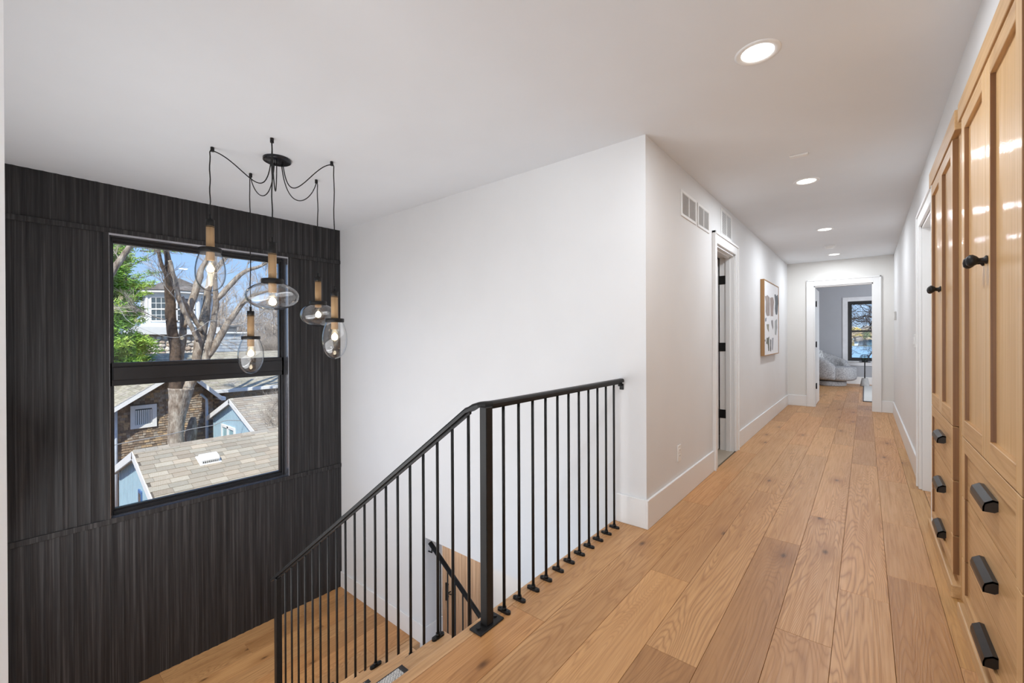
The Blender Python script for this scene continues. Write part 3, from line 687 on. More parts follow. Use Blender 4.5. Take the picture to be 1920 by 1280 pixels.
# lower railing
lr = thing('stair_railing.001', 'black round railing of the lower stair seen through the balusters', 'railing')
p0 = at(809, 1021, 1, YW+.03); sl = -.66
LZ = lambda x: p0.z+(x-p0.x)*sl
MB().tube([(p0.x-.02, YW+.03, LZ(p0.x-.02)), (-1.0, YW+.03, LZ(-1.0))], .021, 12).build('handrail', METAL, lr)
MB().tube([(p0.x+.01, YW+.03, LZ(p0.x)-.01), (p0.x+.005, YW+.03, LZ(p0.x)-.07), (XH-.0, YW+.04, LZ(p0.x)-.08)], .007, 8).build('wall_bracket', METAL, lr)
for i in range(14):
    x = -3.012+i*.098; k = max(1, int((x-(X0-8*RUN))//RUN)+1)
    MB().tube([(x, YW+.03, ZL-RISE*k), (x, YW+.03, LZ(x)-.005)], .0065, 8).build('baluster', METAL, lr)

# ---------------------------------------------------------------- pendant chandelier
HK = [(-3.294, .919), (-2.861, 1.116), (-3.594, 1.249), (-3.345, 1.632), (-2.918, 1.535)]
CC = (-3.165, 1.268)
ch = thing('pendant_chandelier', 'black swag chandelier with five clear glass shades over the stairwell', 'chandelier', (0, 0, 0))
MB().lathe([(.0005, -.022), (.082, -.022), (.088, -.018), (.088, 0)], n=40, c=(CC[0], CC[1], H)).build('canopy', plain('black_canopy', (.02, .02, .025), .25, .3), ch)
def zat(x, y, py):
    P = Vector((x, y, 1.0)); 
    lo, hi = -2.0, 2.6
    for _ in range(40):
        mid = (lo+hi)/2; q = Vector((x, y, mid))-CP; yy = CY-FPX*(q.dot(CU)/q.dot(CF))
        if yy > py: lo = mid
        else: hi = mid
    return lo
#      cap top, wood top, disc top, disc bottom, glass bottom, wood end inside, glass half width, widest at (0 top..1 bottom), kind
PD = [(412, 424, 465, 473, 547, 488, .085, .50, 'e', 391), (455, 475, 523, 531, 581, 548, .149, .5, 'o', 505), (583, 590.5, 630, 636, 700.5, 649, .087, .46, 'e', 466),
      (520, 527, 565, 571, 612, 576, .131, .5, 'o', 594), (546, 555, 597, 604, 673, 617, .084, .45, 'e', 626.5)]
for i, ((hx, hy), (c0, w0, d0, d1_, g1, wi, gw, wid, kd, pxx)) in enumerate(zip(HK, PD)):
    # hook block on the ceiling
    hk = MB(); hk.tube([(hx, hy, H), (hx, hy, H-.028)], .011, 10); hk.build('ceiling_hook', METAL, ch)
    # swag from the canopy up over the hook
    s0 = Vector((CC[0]+(hx-CC[0])*.10, CC[1]+(hy-CC[1])*.10, H-.02)); s1 = Vector((hx, hy, H-.022))
    sag = (.30, .34, .19, .24, .27)[i]; L = (s1-s0).length; pts = []
    hv = Vector((s1.x-s0.x, s1.y-s0.y, 0)); dp, b2, c2 = ((.36, .50, .03), (.44, .12, .20), (.34, .12, .16), (.36, .16, .18), (.40, .42, .0))[i]
    B = [s0, s0+hv*.12+Vector((0, 0, -dp)), s1-hv*b2+Vector((0, 0, -c2)), s1]
    for k in range(29):
        u = k/28; pts.append(B[0]*(1-u)**3+B[1]*3*u*(1-u)**2+B[2]*3*u*u*(1-u)+B[3]*u**3)
    # vertical drop stands a finger's width outside the hook
    dr = Vector((hx-CC[0], hy-CC[1], 0)).normalized()*.014; bx, by = hx+dr.x, hy+dr.y
    zc = zat(bx, by, c0-(9 if kd else 0))
    pts += [Vector((hx+dr.x*.6, hy+dr.y*.6, H-.020)), Vector((bx, by, H-.034))]
    rr = random.Random(i)
    nseg = 14
    for k in range(1, nseg+1):
        z = (H-.034)+(zc-H+.034)*k/nseg; wob = .0022*math.sin(k*1.3+i) if k < nseg else 0
        pts.append(Vector((bx+wob, by+wob*.6, z)))
    MB().tube(pts, .0036, 8).build('cord', METAL, ch)
    zC, zW, zD, zE, zG_, zI = [zat(bx, by, q) for q in (c0, w0, d0, d1_, g1, wi)]
    pe = empty('pendant', (bx, by, zG_)); pe.parent = ch
    R_ = .0235
    def lz(*a): return [(r, z-zG_) for r, z in a]
    MB().lathe(lz((.0005, zW), (R_, zW), (R_, zI), (.0005, zI)), n=24).build('wooden_stem', PENW, pe)
    MB().lathe(lz((.006, zC+.035), (.008, zC+.03), (.008, zC), (R_+.0012, zC), (R_+.0012, zW), (R_, zW-.001)), n=24).lathe(lz((R_+.002, zW-.004), (R_+.003, zW-.006), (R_+.002, zW-.008)), n=24).build('cap', METAL, pe)
    MB().lathe(lz((R_, zD), (.061, zD), (.063, zD-.003), (.063, zE+.002), (.061, zE), (R_, zE)), n=36).build('collar', METAL, pe)
    # blown shade, two walls
    hgt = zE-zG_; prof = []; N = 26
    if kd == 'e': top = .058
    else: top = .060
    for k in range(N+1):
        u = k/N
        if kd == 'e':
            if u < wid: r = top+(gw-top)*math.sin(math.pi/2*u/wid)**.9
            else: r = gw*math.sqrt(max(0, 1-((u-wid)/(1-wid))**2.25))
        else:
            th0 = math.asin(min(.99, top/gw)); a_ = th0+(math.pi-th0)*u; r = gw*math.sin(a_); u = (math.cos(th0)-math.cos(a_))/(math.cos(th0)+1)
        prof.append((max(r, .0005), hgt*(1-u)))
    gl = MB().lathe(prof, n=48)
    inner = [(max(r-.0028, .0004), z+(.0025 if z < hgt*.5 else 0)) for r, z in prof]; gl.lathe(inner, n=48)
    gl.build('glass_shade', SHADE, pe)
    br = .036 if kd == 'o' else .033; zb = (zI-zG_)-.012-br*1.2
    prof = [(.013, zb+br*1.75), (.0135, zb+br*1.35)]+[(br*math.sin(a_), zb+br*math.cos(a_)) for a_ in [math.pi*(.16+.84*k/14) for k in range(15)]]
    MB().lathe([(max(r, .0004), z) for r, z in prof], n=24).build('bulb', BULBG, pe)
    m = MB()
    m.lathe([(.0005, zb+.026), (.009, zb+.021), (.019, zb+.006), (.022, zb-.006), (.016, zb-.021), (.0005, zb-.027)], n=16)
    m.build('glowing_core', FILA, pe)
    MB().lathe([(.0135, zb+br*1.6), (.0135, zI-zG_+.001)], n=16).build('socket', IRON, pe)
    light('pendant_lamp', 'POINT', (bx, by, zG_+zb-.002), 3.4, (1, .90, .76), shadow_soft_size=.014)

# ---------------------------------------------------------------- bedroom things
BOU = NT('grey_boucle'); v_ = BOU.coord('Object'); n_ = BOU.noise(v_, 42, 4, .7)
BOU = BOU.bsdf(BOU.ramp(n_, [(.35, (.24, .24, .25)), (.65, (.50, .50, .51))]), .95, 0, BOU.bump(n_, .7, .01))
KNI = NT('knit_throw'); v_ = KNI.coord('Object', (1, 1, 1)); wv = KNI.n('ShaderNodeTexWave'); KNI.l(v_, wv.inputs[0]); wv.inputs['Scale'].default_value = 14; wv.inputs['Distortion'].default_value = 5
KNI = KNI.bsdf(KNI.ramp(wv.outputs[1], [(.2, (.38, .38, .38)), (.6, (.66, .66, .66))]), .95, 0, KNI.bump(wv.outputs[1], .6, .01))
CH_ = thing('armchair', 'light grey round swivel armchair by the bedroom window', 'armchair', (-.66, 12.98, 0), math.radians(-22))
MB().lathe([(.0005, 0), (.30, 0), (.315, .02), (.315, .10), (.30, .12), (.0005, .12)], n=40).build('swivel_base', BOU, CH_)
def shell_pts():
    m = MB(); n = 32; sec = 12
    for i in range(n+1):
        a = math.radians(-128+256*i/n)+math.pi; c = abs(i/n-.5)*2
        top = .86-.30*(c**1.4) if c < .9 else .56-.05*((c-.9)/.1)**2
        rx, ry = .36, .385; thk = .085
        cx, cy = rx*math.cos(a), ry*math.sin(a); d = Vector((math.cos(a), math.sin(a), 0)); lean = .06*(1-c)
        for k in range(sec):
            b = 2*math.pi*k/sec; cu, cv_ = math.cos(b), math.sin(b)
            sq = lambda q: math.copysign(abs(q)**.6, q)
            z = .15+(top-.15)/2*(1+sq(cv_)); off = thk*sq(cu)
            hz = (z-.15)/(.7)
            p = Vector((cx, cy, z))+d*(off+lean*hz); m.v.append(tuple(p))
    for i in range(n):
        for k in range(sec): m.f.append([i*sec+k, i*sec+(k+1) % sec, (i+1)*sec+(k+1) % sec, (i+1)*sec+k]); m.m.append(0); m.sm.append(True)
    m.f += [list(range(sec)), [n*sec+k for k in range(sec)]]; m.m += [0, 0]; m.sm += [True, True]
    return m
shell_pts().build('curved_back', BOU, CH_)
m = MB(); prof = [(0, .14), (.86, .14), (.97, .17), (1, .22), (1, .40), (.97, .445), (.88, .465), (0, .475)]
n = 40
for u, z in prof:
    for k in range(n):
        a = 2*math.pi*k/n; ex = .42*math.copysign(abs(math.cos(a))**.65, math.cos(a)); ey = .345*math.copysign(abs(math.sin(a))**.65, math.sin(a))
        m.v.append((.075+ex*max(u, .002), ey*max(u, .002), z))
for i in range(len(prof)-1):
    for k in range(n): m.f.append([i*n+k, i*n+(k+1) % n, (i+1)*n+(k+1) % n, (i+1)*n+k]); m.m.append(0); m.sm.append(True)
m.build('seat_cushion', BOU, CH_)
# throw over the back
m = MB(); nu, nv = 14, 16
for i in range(nu+1):
    for j in range(nv+1):
        a = math.pi+math.radians(-34+70*i/nu); s_ = j/nv
        d = Vector((math.cos(a), math.sin(a), 0)); c = abs(math.radians(-34+70*i/nu))/math.radians(128); top = .86-.30*(c**1.4)
        if s_ < .25: r = .36+.175; z = top-.16*(1-s_/.25)
        elif s_ < .45: q = (s_-.25)/.2; r = .535-.24*q; z = top+.025*math.sin(math.pi*q)+.005
        else: q = (s_-.45)/.55; r = .29-.16*q*q; z = top-(top-.49)*q
        w_ = noise.noise(Vector((i*.6, j*.5, 2)))*.022; P_ = d*(r+w_); m.v.append((P_.x, P_.y*1.07, z+w_))
for i in range(nu):
    for j in range(nv): b = i*(nv+1)+j; m.f.append([b, b+1, b+nv+2, b+nv+1]); m.m.append(0); m.sm.append(True)
o = m.build('knitted_throw', KNI, None, (-.66, 12.98, 0)); o.rotation_euler = (0, 0, math.radians(-22)); tag(o, 'pale knitted throw draped over the armchair back', 'throw')
md = o.modifiers.new('solid', 'SOLIDIFY'); md.thickness = .014
xt = at(1621.5, 700, 1, 13.15).x
t = thing('side_table', 'slim black side table on a grey concrete cone by the window', 'side table', (xt, 13.15, 0))
MB().lathe([(.0005, 0), (.088, 0), (.090, .01), (.058, .19), (.0005, .19)], n=32).build('base', plain('concrete', (.42, .41, .40), .85, 0, .1, 20), t)
MB().tube([(0, 0, .18), (0, 0, .57)], .011, 10).build('stem', METAL, t)
MB().lathe([(.0005, .57), (.105, .57), (.108, .575), (.108, .585), (.0005, .587)], n=32).build('table_top', METAL, t)
t = thing('glass_lantern', 'small faceted glass terrarium with greenery on the side table', 'terrarium', (xt, 13.15, .588))
MB().lathe([(.05, 0), (.085, .05), (.085, .12), (.05, .16)], n=8, smooth=False).build('glass_body', glass('terrarium_glass', (.85, .9, .9), .1, .6), t)
m = MB()
for k in range(8):
    a = 2*math.pi*k/8; c, s_ = math.cos(a), math.sin(a); m.tube([(.05*c, .05*s_, 0), (.085*c, .085*s_, .05), (.085*c, .085*s_, .12), (.05*c, .05*s_, .16)], .004, 5)
for r_, z in ((.05, .002), (.085, .05), (.085, .12), (.05, .16)): m.tube([(r_*math.cos(2*math.pi*k/8), r_*math.sin(2*math.pi*k/8), z) for k in range(9)], .004, 5)
m.build('metal_edges', METAL, t)
m = MB(); rr = random.Random(5)
for k in range(60):
    a = rr.uniform(0, 6.28); l_ = rr.uniform(.04, .085); b = rr.uniform(.2, 1.2); d = Vector((math.cos(a)*math.cos(b), math.sin(a)*math.cos(b), math.sin(b))); sd = d.cross(Vector((0, 0, 1))).normalized()*.008
    o_ = Vector((rr.uniform(-.03, .03), rr.uniform(-.03, .03), .03)); m.add([o_-sd, o_+sd, o_+d*l_], [[0, 1, 2]])
o = m.build('leaves', plain('leaf_grey_green', (.10, .14, .08), .7), t); o['kind'] = 'stuff'
t = thing('area_rug', 'cream rug edged in grey at the right of the bedroom doorway', 'rug', (-.035, 10.03, 0))
MB().box(.012, 2.1, .012, 3.2, .0, .014, bv=.003).build('pile', plain('cream_rug', (.66, .65, .62), .95, 0, .06, 60, .3), t)
m = MB(); m.box(0, .014, 0, 3.21, 0, .016, bv=.003); m.box(0, 2.1, 0, .014, 0, .016, bv=.003); m.build('binding', plain('grey_binding', (.18, .18, .19), .9), t)
# ================================================================ OUTSIDE: neighbours' roofs, trees, lake
BARK = NT('bark'); v_ = BARK.coord('Object', (1, 1, .35)); n_ = BARK.noise(v_, 9, 5, .65); n2_ = BARK.noise(v_, 30, 3, .6)
BARK = BARK.bsdf(BARK.ramp(n_, [(.30, (.13, .095, .07)), (.5, (.30, .25, .20)), (.68, (.50, .45, .38))]), .95, 0, BARK.bump(n2_, .8, .03))
BARKD = plain('dark_bark', (.10, .07, .05), .95, 0, .4, 12, .4)
TWIG = plain('twig_bark', (.46, .40, .34), .95, 0, .3, 3)
TWIGD = plain('dark_twig', (.07, .05, .04), .95, 0, .3, 3)
RCOL = [plain('roof_shingle_%s' % n, c, .95, 0, .10, 25, .2) for n, c in (('tan', (.38, .33, .26)), ('grey', (.34, .31, .26)), ('pale', (.44, .40, .32)), ('brown', (.32, .27, .21)))]
MCOL = [plain('old_roof_%s' % n, c, .95, 0, .15, 20, .2) for n, c in (('a', (.36, .33, .25)), ('b', (.44, .40, .31)), ('c', (.30, .27, .21)), ('d', (.40, .36, .30)))]
TCOL = [plain('tower_roof_%s' % n, c, .95, 0, .15, 20, .2) for n, c in (('a', (.17, .155, .14)), ('b', (.22, .20, .18)), ('c', (.13, .12, .11)), ('d', (.25, .23, .21)))]
BCOL = [plain('cedar_%s' % n, c, .9, 0, .2, 20, .2) for n, c in (('brown', (.27, .20, .14)), ('grey', (.33, .28, .225)), ('tan', (.42, .30, .18)), ('dark', (.20, .15, .11)))]
UCOL = [plain('blue_shingle_%s' % n, c, .9, 0, .1, 20) for n, c in (('a', (.40, .45, .50)), ('b', (.34, .39, .45)), ('c', (.46, .50, .53)), ('d', (.37, .42, .47)))]
BLUE = plain('pale_blue_siding', (.36, .50, .58), .7, 0, .05, 3)
WTRIM = plain('outdoor_white_trim', (.80, .80, .78), .55, 0, .03, 5)
SOFF = plain('beige_soffit', (.50, .46, .40), .8)
DARKG = plain('dark_window_glass', (.06, .09, .11), .08, .0, .1, 2)
UNDER = plain('roof_underlay', (.13, .11, .09), .95)
def frame_of(o, u, v):
    """matrix whose x runs along v (down the slope), y along u, z out of the surface"""
    u = Vector(u).normalized(); v = Vector(v).normalized(); n = v.cross(u).normalized()
    return Matrix(((v.x, u.x, n.x, o[0]), (v.y, u.y, n.y, o[1]), (v.z, u.z, n.z, o[2]), (0, 0, 0, 1)))
def shingles(M, W_, L_, tw, rh, rnd, keep=None, th=.012, jit=.25, name='shingles', mats=None, parent=None, thick=None):
    m = MB(); r = 0; x = 0
    while x < L_-1e-4:
        y = -rnd.random()*tw
        while y < W_:
            w = tw*(1+rnd.uniform(-jit, jit)); a, b = max(0, y), min(W_, y+w-.006); y += w
            if b-a < .01: continue
            x1 = min(L_, x+rh)
            if keep and not keep((a+b)/2, (x+x1)/2): continue
            t = th*(1+rnd.uniform(-.3, .5)); 
            P = [(x, a, .002), (x, b, .002), (x1, b, t), (x1, a, t), (x1, b, 0), (x1, a, 0)]
            m.add([M @ Vector(p) for p in P], [[0, 1, 2, 3], [3, 2, 4, 5]], rnd.choices((0, 1, 2, 3), (4, 4, 2, 2))[0])
        x += rh
    o = m.build(name, mats, parent, fix=False); o['kind'] = 'stuff'
    return o
rnd = random.Random(11)

# ---- ground
GR = NT('leaf_litter'); v_ = GR.coord(); n_ = GR.noise(v_, 9, 6, .75)
GR = GR.bsdf(GR.ramp(n_, [(.35, (.09, .05, .035)), (.5, (.26, .15, .10)), (.65, (.42, .33, .24))]), 1, 0, GR.bump(n_, 1, .05))
tag(MB().box(-90, -4.95, -60, 70, ZG-.5, ZG).build('ground', GR), kind='structure')

# ---- garage with the tan shingle roof
RX = -12.0; pr_ = at(249, 845, 0, RX); gy = pr_.y; rz_ = pr_.z; SL = .335; gy1 = 9.2
def gable_house(name, label, rx, rz, y0, y1, sl, hw, body, wallset=.14, zb=ZG):
    """small building whose ridge runs along y; gable end towards the viewer's left"""
    t = thing(name, label, 'building', (0, 0, 0))
    zw = rz-hw*sl
    wx0, wx1 = rx-hw+.30, rx+hw-.30; ze = rz-(hw-.30)*sl-.10
    m = MB(); m.extrude([(wx0, y0+wallset, zb), (wx1, y0+wallset, zb), (wx1, y0+wallset, ze), (rx, y0+wallset, rz-.12), (wx0, y0+wallset, ze)], (0, y1-y0-.3, 0)); b = m.build('walls', body, t)
    x = wx0+.12; m = MB()
    while x < wx1:
        z1 = rz-.13-abs(x-rx)*sl; m.box(x-.006, x+.006, y0+wallset-.012, y0+wallset, zb, z1-.02); x += .155
    m.box(wx0-.02, wx0+.07, y0+wallset-.02, y0+wallset, zb, ze-.02); m.box(wx1-.07, wx1+.02, y0+wallset-.02, y0+wallset, zb, ze-.02)
    o = m.build('siding_seams', body, b); o['kind'] = 'stuff'
    for s in (-1, 1):
        M = frame_of((rx, y0, rz), (0, 1, 0), (s, 0, -sl)); Ls = hw*math.sqrt(1+sl*sl)
        m = MB(); P = [(0, 0, 0), (Ls, 0, 0), (Ls, 0, -.10*1), (0, 0, -.10)]
        sg = 1 if (M @ Vector((0, 0, 1))).z > rz else -1
        m.add([M @ Vector((a, b_, c*sg)) for b_ in (0, y1-y0) for a, c in ((0, -.003), (Ls, -.003), (Ls, -.10), (0, -.10))], [[0, 1, 2, 3], [4, 5, 6, 7], [0, 1, 5, 4], [1, 2, 6, 5], [2, 3, 7, 6], [3, 0, 4, 7]])
        m.build('roof_deck', UNDER, t)
        m = MB(); m.add([M @ Vector((a, b_, c*sg)) for b_ in (-.022, .012) for a, c in ((-.0, -.012), (Ls+.02, -.012), (Ls+.02, -.17), (0, -.17))], [[0, 1, 2, 3], [4, 5, 6, 7], [0, 1, 5, 4], [1, 2, 6, 5], [2, 3, 7, 6], [3, 0, 4, 7]])
        m.build('rake_board', WTRIM, t)
        m = MB(); m.add([M @ Vector((a, b_, c*sg)) for b_ in (.0, wallset+.0) for a, c in ((.05, -.101), (Ls, -.101), (Ls, -.112), (.05, -.112))], [[0, 1, 2, 3], [4, 5, 6, 7], [0, 1, 5, 4], [1, 2, 6, 5], [2, 3, 7, 6], [3, 0, 4, 7]])
        m.build('soffit', SOFF, t)
        m = MB(); m.box(rx+s*hw-.02, rx+s*(hw+.10), y0, y1, zw-.16, zw-.04, bv=.01); m.build('gutter', WTRIM, t)
    return t
g1 = gable_house('garage', 'pale blue garage with a tan shingle roof just outside the window', RX, rz_, gy, gy1, SL, 2.75, BLUE)
Mn = frame_of((RX, gy, rz_), (0, 1, 0), (1, 0, -SL))
if (Mn @ Vector((0, 0, 1))).z < rz_: Mn = Mn @ Matrix.Diagonal((1, 1, -1, 1))
Ls = 2.75*math.sqrt(1+SL*SL)
rot = Matrix.Rotation(math.atan(SL), 4, 'Y')
rows = 17; rh = .165; tw = .305
smesh = {}
for r_ in range(rows):
    x = r_*rh; x1 = min(Ls, x+rh+.02); off = -rnd.random()*tw
    y = off; 
    while y < 3.9:
        a, b = max(-.01, y), y+tw-.005; y += tw
        if b-a < .06: continue
        key = (round(b-a, 3), round(x1-x, 3)); 
        if key not in smesh:
            w_, l_ = b-a, x1-x
            me = MB().add([(0, 0, .001), (0, w_, .001), (l_, w_, .011), (l_, 0, .011), (l_, w_, .0), (l_, 0, .0), (0, w_, 0), (0, 0, 0)], [[0, 1, 2, 3], [3, 2, 4, 5], [0, 3, 5, 7], [1, 6, 4, 2]]).mesh('shingle'); smesh[key] = me
            me.materials.append(SHG if 'SHG' in globals() else None) if False else None
        me = smesh[key]
        o = bpy.data.objects.new('shingle', me); COL.objects.link(o); o.parent = g1
        o.matrix_local = Matrix.Translation((RX+x*math.cos(math.atan(SL)), gy+a, rz_-x*math.sin(math.atan(SL))+.002)) @ rot
        k = rnd.choices((.82, .94, 1.0, 1.12, 1.28), (2, 4, 5, 3, 2))[0]; wv_ = rnd.uniform(-.04, .04); o.color = (k*(1+wv_), k, k*(1-wv_*.6), 1)
SHG = NT('garage_shingle'); oi = SHG.n('ShaderNodeObjectInfo'); v_ = SHG.coord(); n_ = SHG.noise(v_, 60, 4, .7)
c_ = SHG.ramp(n_, [(.3, (.31, .265, .20)), (.7, (.42, .37, .29))]); c_ = SHG.mix(1.0, c_, oi.outputs['Color'], 'MULTIPLY'); SHG = SHG.bsdf(c_, .95, 0, SHG.bump(n_, .3, .004))
for me in smesh.values(): me.materials.append(SHG)
Mr = frame_of((RX, gy+3.9, rz_), (0, 1, 0), (1, 0, -SL)); 
if (Mr @ Vector((0, 0, 1))).z < rz_: Mr = Mr @ Matrix.Diagonal((1, 1, -1, 1))
shingles(Mr, gy1-gy-3.9, Ls, tw, rh, rnd, mats=RCOL, parent=g1, jit=.02)
Ml = frame_of((RX, gy, rz_), (0, 1, 0), (-1, 0, -SL))
if (Ml @ Vector((0, 0, 1))).z < rz_: Ml = Ml @ Matrix.Diagonal((1, 1, -1, 1))
shingles(Ml, gy1-gy, Ls, tw, rh, rnd, mats=RCOL, parent=g1, jit=.02, name='shingles_far_slope')
m = MB()
y = gy
while y < gy1:
    m.add([(RX-.12, y, rz_-.12*SL+.012), (RX, y, rz_+.018), (RX+.12, y, rz_-.12*SL+.012), (RX-.12, y+.2, rz_-.12*SL+.012), (RX, y+.2, rz_+.022), (RX+.12, y+.2, rz_-.12*SL+.012)], [[0, 1, 4, 3], [1, 2, 5, 4]], rnd.randrange(4)); y += .205
o = m.build('ridge_caps', RCOL, g1); o['kind'] = 'stuff'
# small blue window and lamp on the gable
wy = gy+.14
wx = at(265, 938, 1, wy).x; wz = at(265, 938, 1, wy).z
f_ = MB().box(wx-.16, wx+.16, wy-.03, wy+.02, wz-.32, wz+.22, bv=.004).build('window', plain('blue_frame', (.07, .16, .35), .5), g1)
MB().box(wx-.10, wx+.10, wy-.034, wy-.028, wz-.26, wz+.16).build('pane', DARKG, f_)
# roof vent
pv = at(391, 848, 0, -11.15); vx = -11.15; vy = pv.y; vz = rz_-(vx-RX)*SL
vt = MB(); Mv = Matrix.Translation((vx, vy, rz_-(vx-RX)*SL*1.0-.0+.008)) @ rot
vt.box(-.20, .20, -.20, .20, 0, .006, M=Mv, bv=.002); 
V = [Mv @ Vector(p) for p in ((-.15, -.165, .005), (-.10, -.165, .10), (.10, -.165, .115), (.155, -.165, .085), (.155, -.165, .06), (.10, -.165, .01))]
vt.extrude(V, (0, .33, 0)); 
v0 = vt.build('roof_vent_box', WTRIM, g1); v0.name = 'roof_vent'; v0['label'] = 'white box vent on the tan roof'
for k in range(9):
    y = -.15+.3*k/8; MB().box(.10, .162, y-.005, y+.005, .012, .062, M=Mv).build('vent_fin', plain('vent_white', (.7, .7, .68), .6) if k == 0 else bpy.data.materials['vent_white'], v0)
MB().box(.098, .104, -.16, .16, .012, .062, M=Mv).build('vent_opening', SLOT, v0)

# ---- second small blue gabled building behind the garage
p2 = at(430, 747, 0, -17.0)
g2 = gable_house('shed', 'small blue gabled building with a white window, behind the tan garage roof', -17.0, p2.z, p2.y, 11.5, .36, 2.45, BLUE)
for s, nm in ((1, 'shingles'), (-1, 'shingles_far_slope')):
    M = frame_of((-17.0, p2.y, p2.z), (0, 1, 0), (s, 0, -.36))
    if (M @ Vector((0, 0, 1))).z < p2.z: M = M @ Matrix.Diagonal((1, 1, -1, 1))
    shingles(M, 11.5-p2.y, 2.45*1.06, .30, .15, rnd, mats=RCOL, parent=g2, jit=.1, name=nm)
yw_ = p2.y+.14
q0, q1 = at(418, 795, 1, yw_), at(440, 826, 1, yw_)
f_ = ringy(MB(), yw_-.05, yw_+.01, q0.x-.05, q1.x+.1, q1.z-.5, q0.z+.02, .09); xm_ = (q0.x+q1.x+.05)/2; f_.box(xm_-.06, xm_+.06, yw_-.05, yw_, q1.z-.5, q0.z)
f_ = f_.build('window', WTRIM, g2)
MB().box(q0.x+.02, q1.x+.05, yw_-.02, yw_-.012, q1.z-.42, q0.z-.05).build('pane', plain('sky_glass', (.30, .48, .52), .15), f_)

# ---- large brown shingled house
bh = thing('shingled_house', 'large brown shingled house with long roof behind the trees', 'house', (0, 0, 0))
XF = -20.0; pk = at(335, 693, 0, XF); yl, zl_ = 2.60, pk.z-(pk.y-2.60)*.66; yr_, zr_ = pk.y+1.12, pk.z-1.12*.98
m = MB(); m.extrude([(XF, yl, ZG), (XF, 5.55, ZG), (XF, 5.55, pk.z-(5.55-pk.y)*.98), (XF, pk.y, pk.z), (XF, yl, zl_)], (-3, 0, 0)); m.build('gable_wall', BCOL[3], bh)
M = Matrix(((0, 0, 1, XF), (0, 1, 0, yl), (-1, 0, 0, pk.z), (0, 0, 0, 1)))
def inside(y, x):
    Y, Z = yl+y, pk.z-x
    if 3.05 < Y < 3.80 and -2.0 < Z < -1.16: return False
    return Z < min(pk.z-(pk.y-Y)*.66, pk.z-(Y-pk.y)*.98)+.02
shingles(M, 2.95, pk.z+3.6, .13, .088, rnd, keep=inside, th=.018, jit=.35, mats=BCOL, parent=bh, name='wall_shingles')
M = Matrix(((-1, 0, 0, XF), (0, 0, -1, yl), (0, -1, 0, zl_), (0, 0, 0, 1)))
# window with a white frame and slatted blind
w_ = ringy(MB(), 0, .07, 3.06, 3.79, -1.99, -1.17, .13).build('window', WTRIM, bh)
w_.matrix_world = Matrix(((0, 1, 0, XF+.0), (1, 0, 0, 0), (0, 0, 1, 0), (0, 0, 0, 1)))
mm = MB().box(XF+.005, XF+.012, 3.18, 3.67, -1.87, -1.29).build('pane', DARKG, None); 
for k in range(8):
    o = MB().box(XF+.014, XF+.03, 3.205+k*.058, 3.245+k*.058, -1.87, -1.35).build('blind_slat', WTRIM, bh)
mm.parent = bh; mm.name = 'window_pane'
# gable roof slabs over it
for (ya, za, yb, zb_) in ((pk.y, pk.z, yl-.55, zl_-.55*.66), (pk.y, pk.z, yr_+.12, zr_-.12*.98)):
    m = MB(); m.extrude([(XF+.55, ya, za+.12), (XF+.55, yb, zb_+.12), (XF+.55, yb, zb_+.02), (XF+.55, ya, za+.02)], (-6.5, 0, 0)); m.build('gable_roof', UNDER, bh)
    m = MB(); m.extrude([(XF+.59, ya, za+.13), (XF+.59, yb, zb_+.13), (XF+.59, yb, zb_-.05), (XF+.59, ya, za-.05)], (-.04, 0, 0)); m.build('rake_board', WTRIM, bh)
    m = MB(); m.extrude([(XF+.54, ya, za+.015), (XF+.54, yb, zb_+.015), (XF+.54, yb, zb_-.0), (XF+.54, ya, za-.0)], (-.54, 0, 0)); m.build('soffit', plain('dark_soffit', (.09, .07, .06), .9), bh)
M = frame_of((XF+.60, pk.y, pk.z+.125), (-1, 0, 0), (0, -1, -.66))
if (M @ Vector((0, 0, 1))).z < pk.z: M = M @ Matrix.Diagonal((1, 1, -1, 1))
shingles(M, 6.5, (pk.y-yl+.55)*1.2, .28, .14, rnd, mats=MCOL, parent=bh, name='gable_roof_shingles')
# downspouts
def pipe(px, X, z1, parent, r=.05):
    y = at(px, 700, 0, X).y
    MB().tube([(X-.25, y-.18, z1+.1), (X-.02, y-.14, z1+.06), (X+.08, y, z1-.12), (X+.08, y, ZG)], r, 8).build('downspout', plain('downspout_blue_white', (.62, .70, .78), .5) if 'downspout_blue_white' not in bpy.data.materials else bpy.data.materials['downspout_blue_white'], parent)
pipe(215, XF+.02, -1.05, bh, .055); pipe(386, XF+.05, -1.05, bh, .05)
m = MB(); m.box(XF-.6, XF+.6, yl-.72, yl-.58, zl_-.62*.66-.02, zl_-.62*.66+.10, bv=.01); m.build('gutter', WTRIM, bh)
m = MB(); m.box(XF-1.4, XF+.62, yr_+.10, yr_+.24, zr_-.15, zr_-.02, bv=.01); m.build('gutter', bpy.data.materials['downspout_blue_white'], bh)
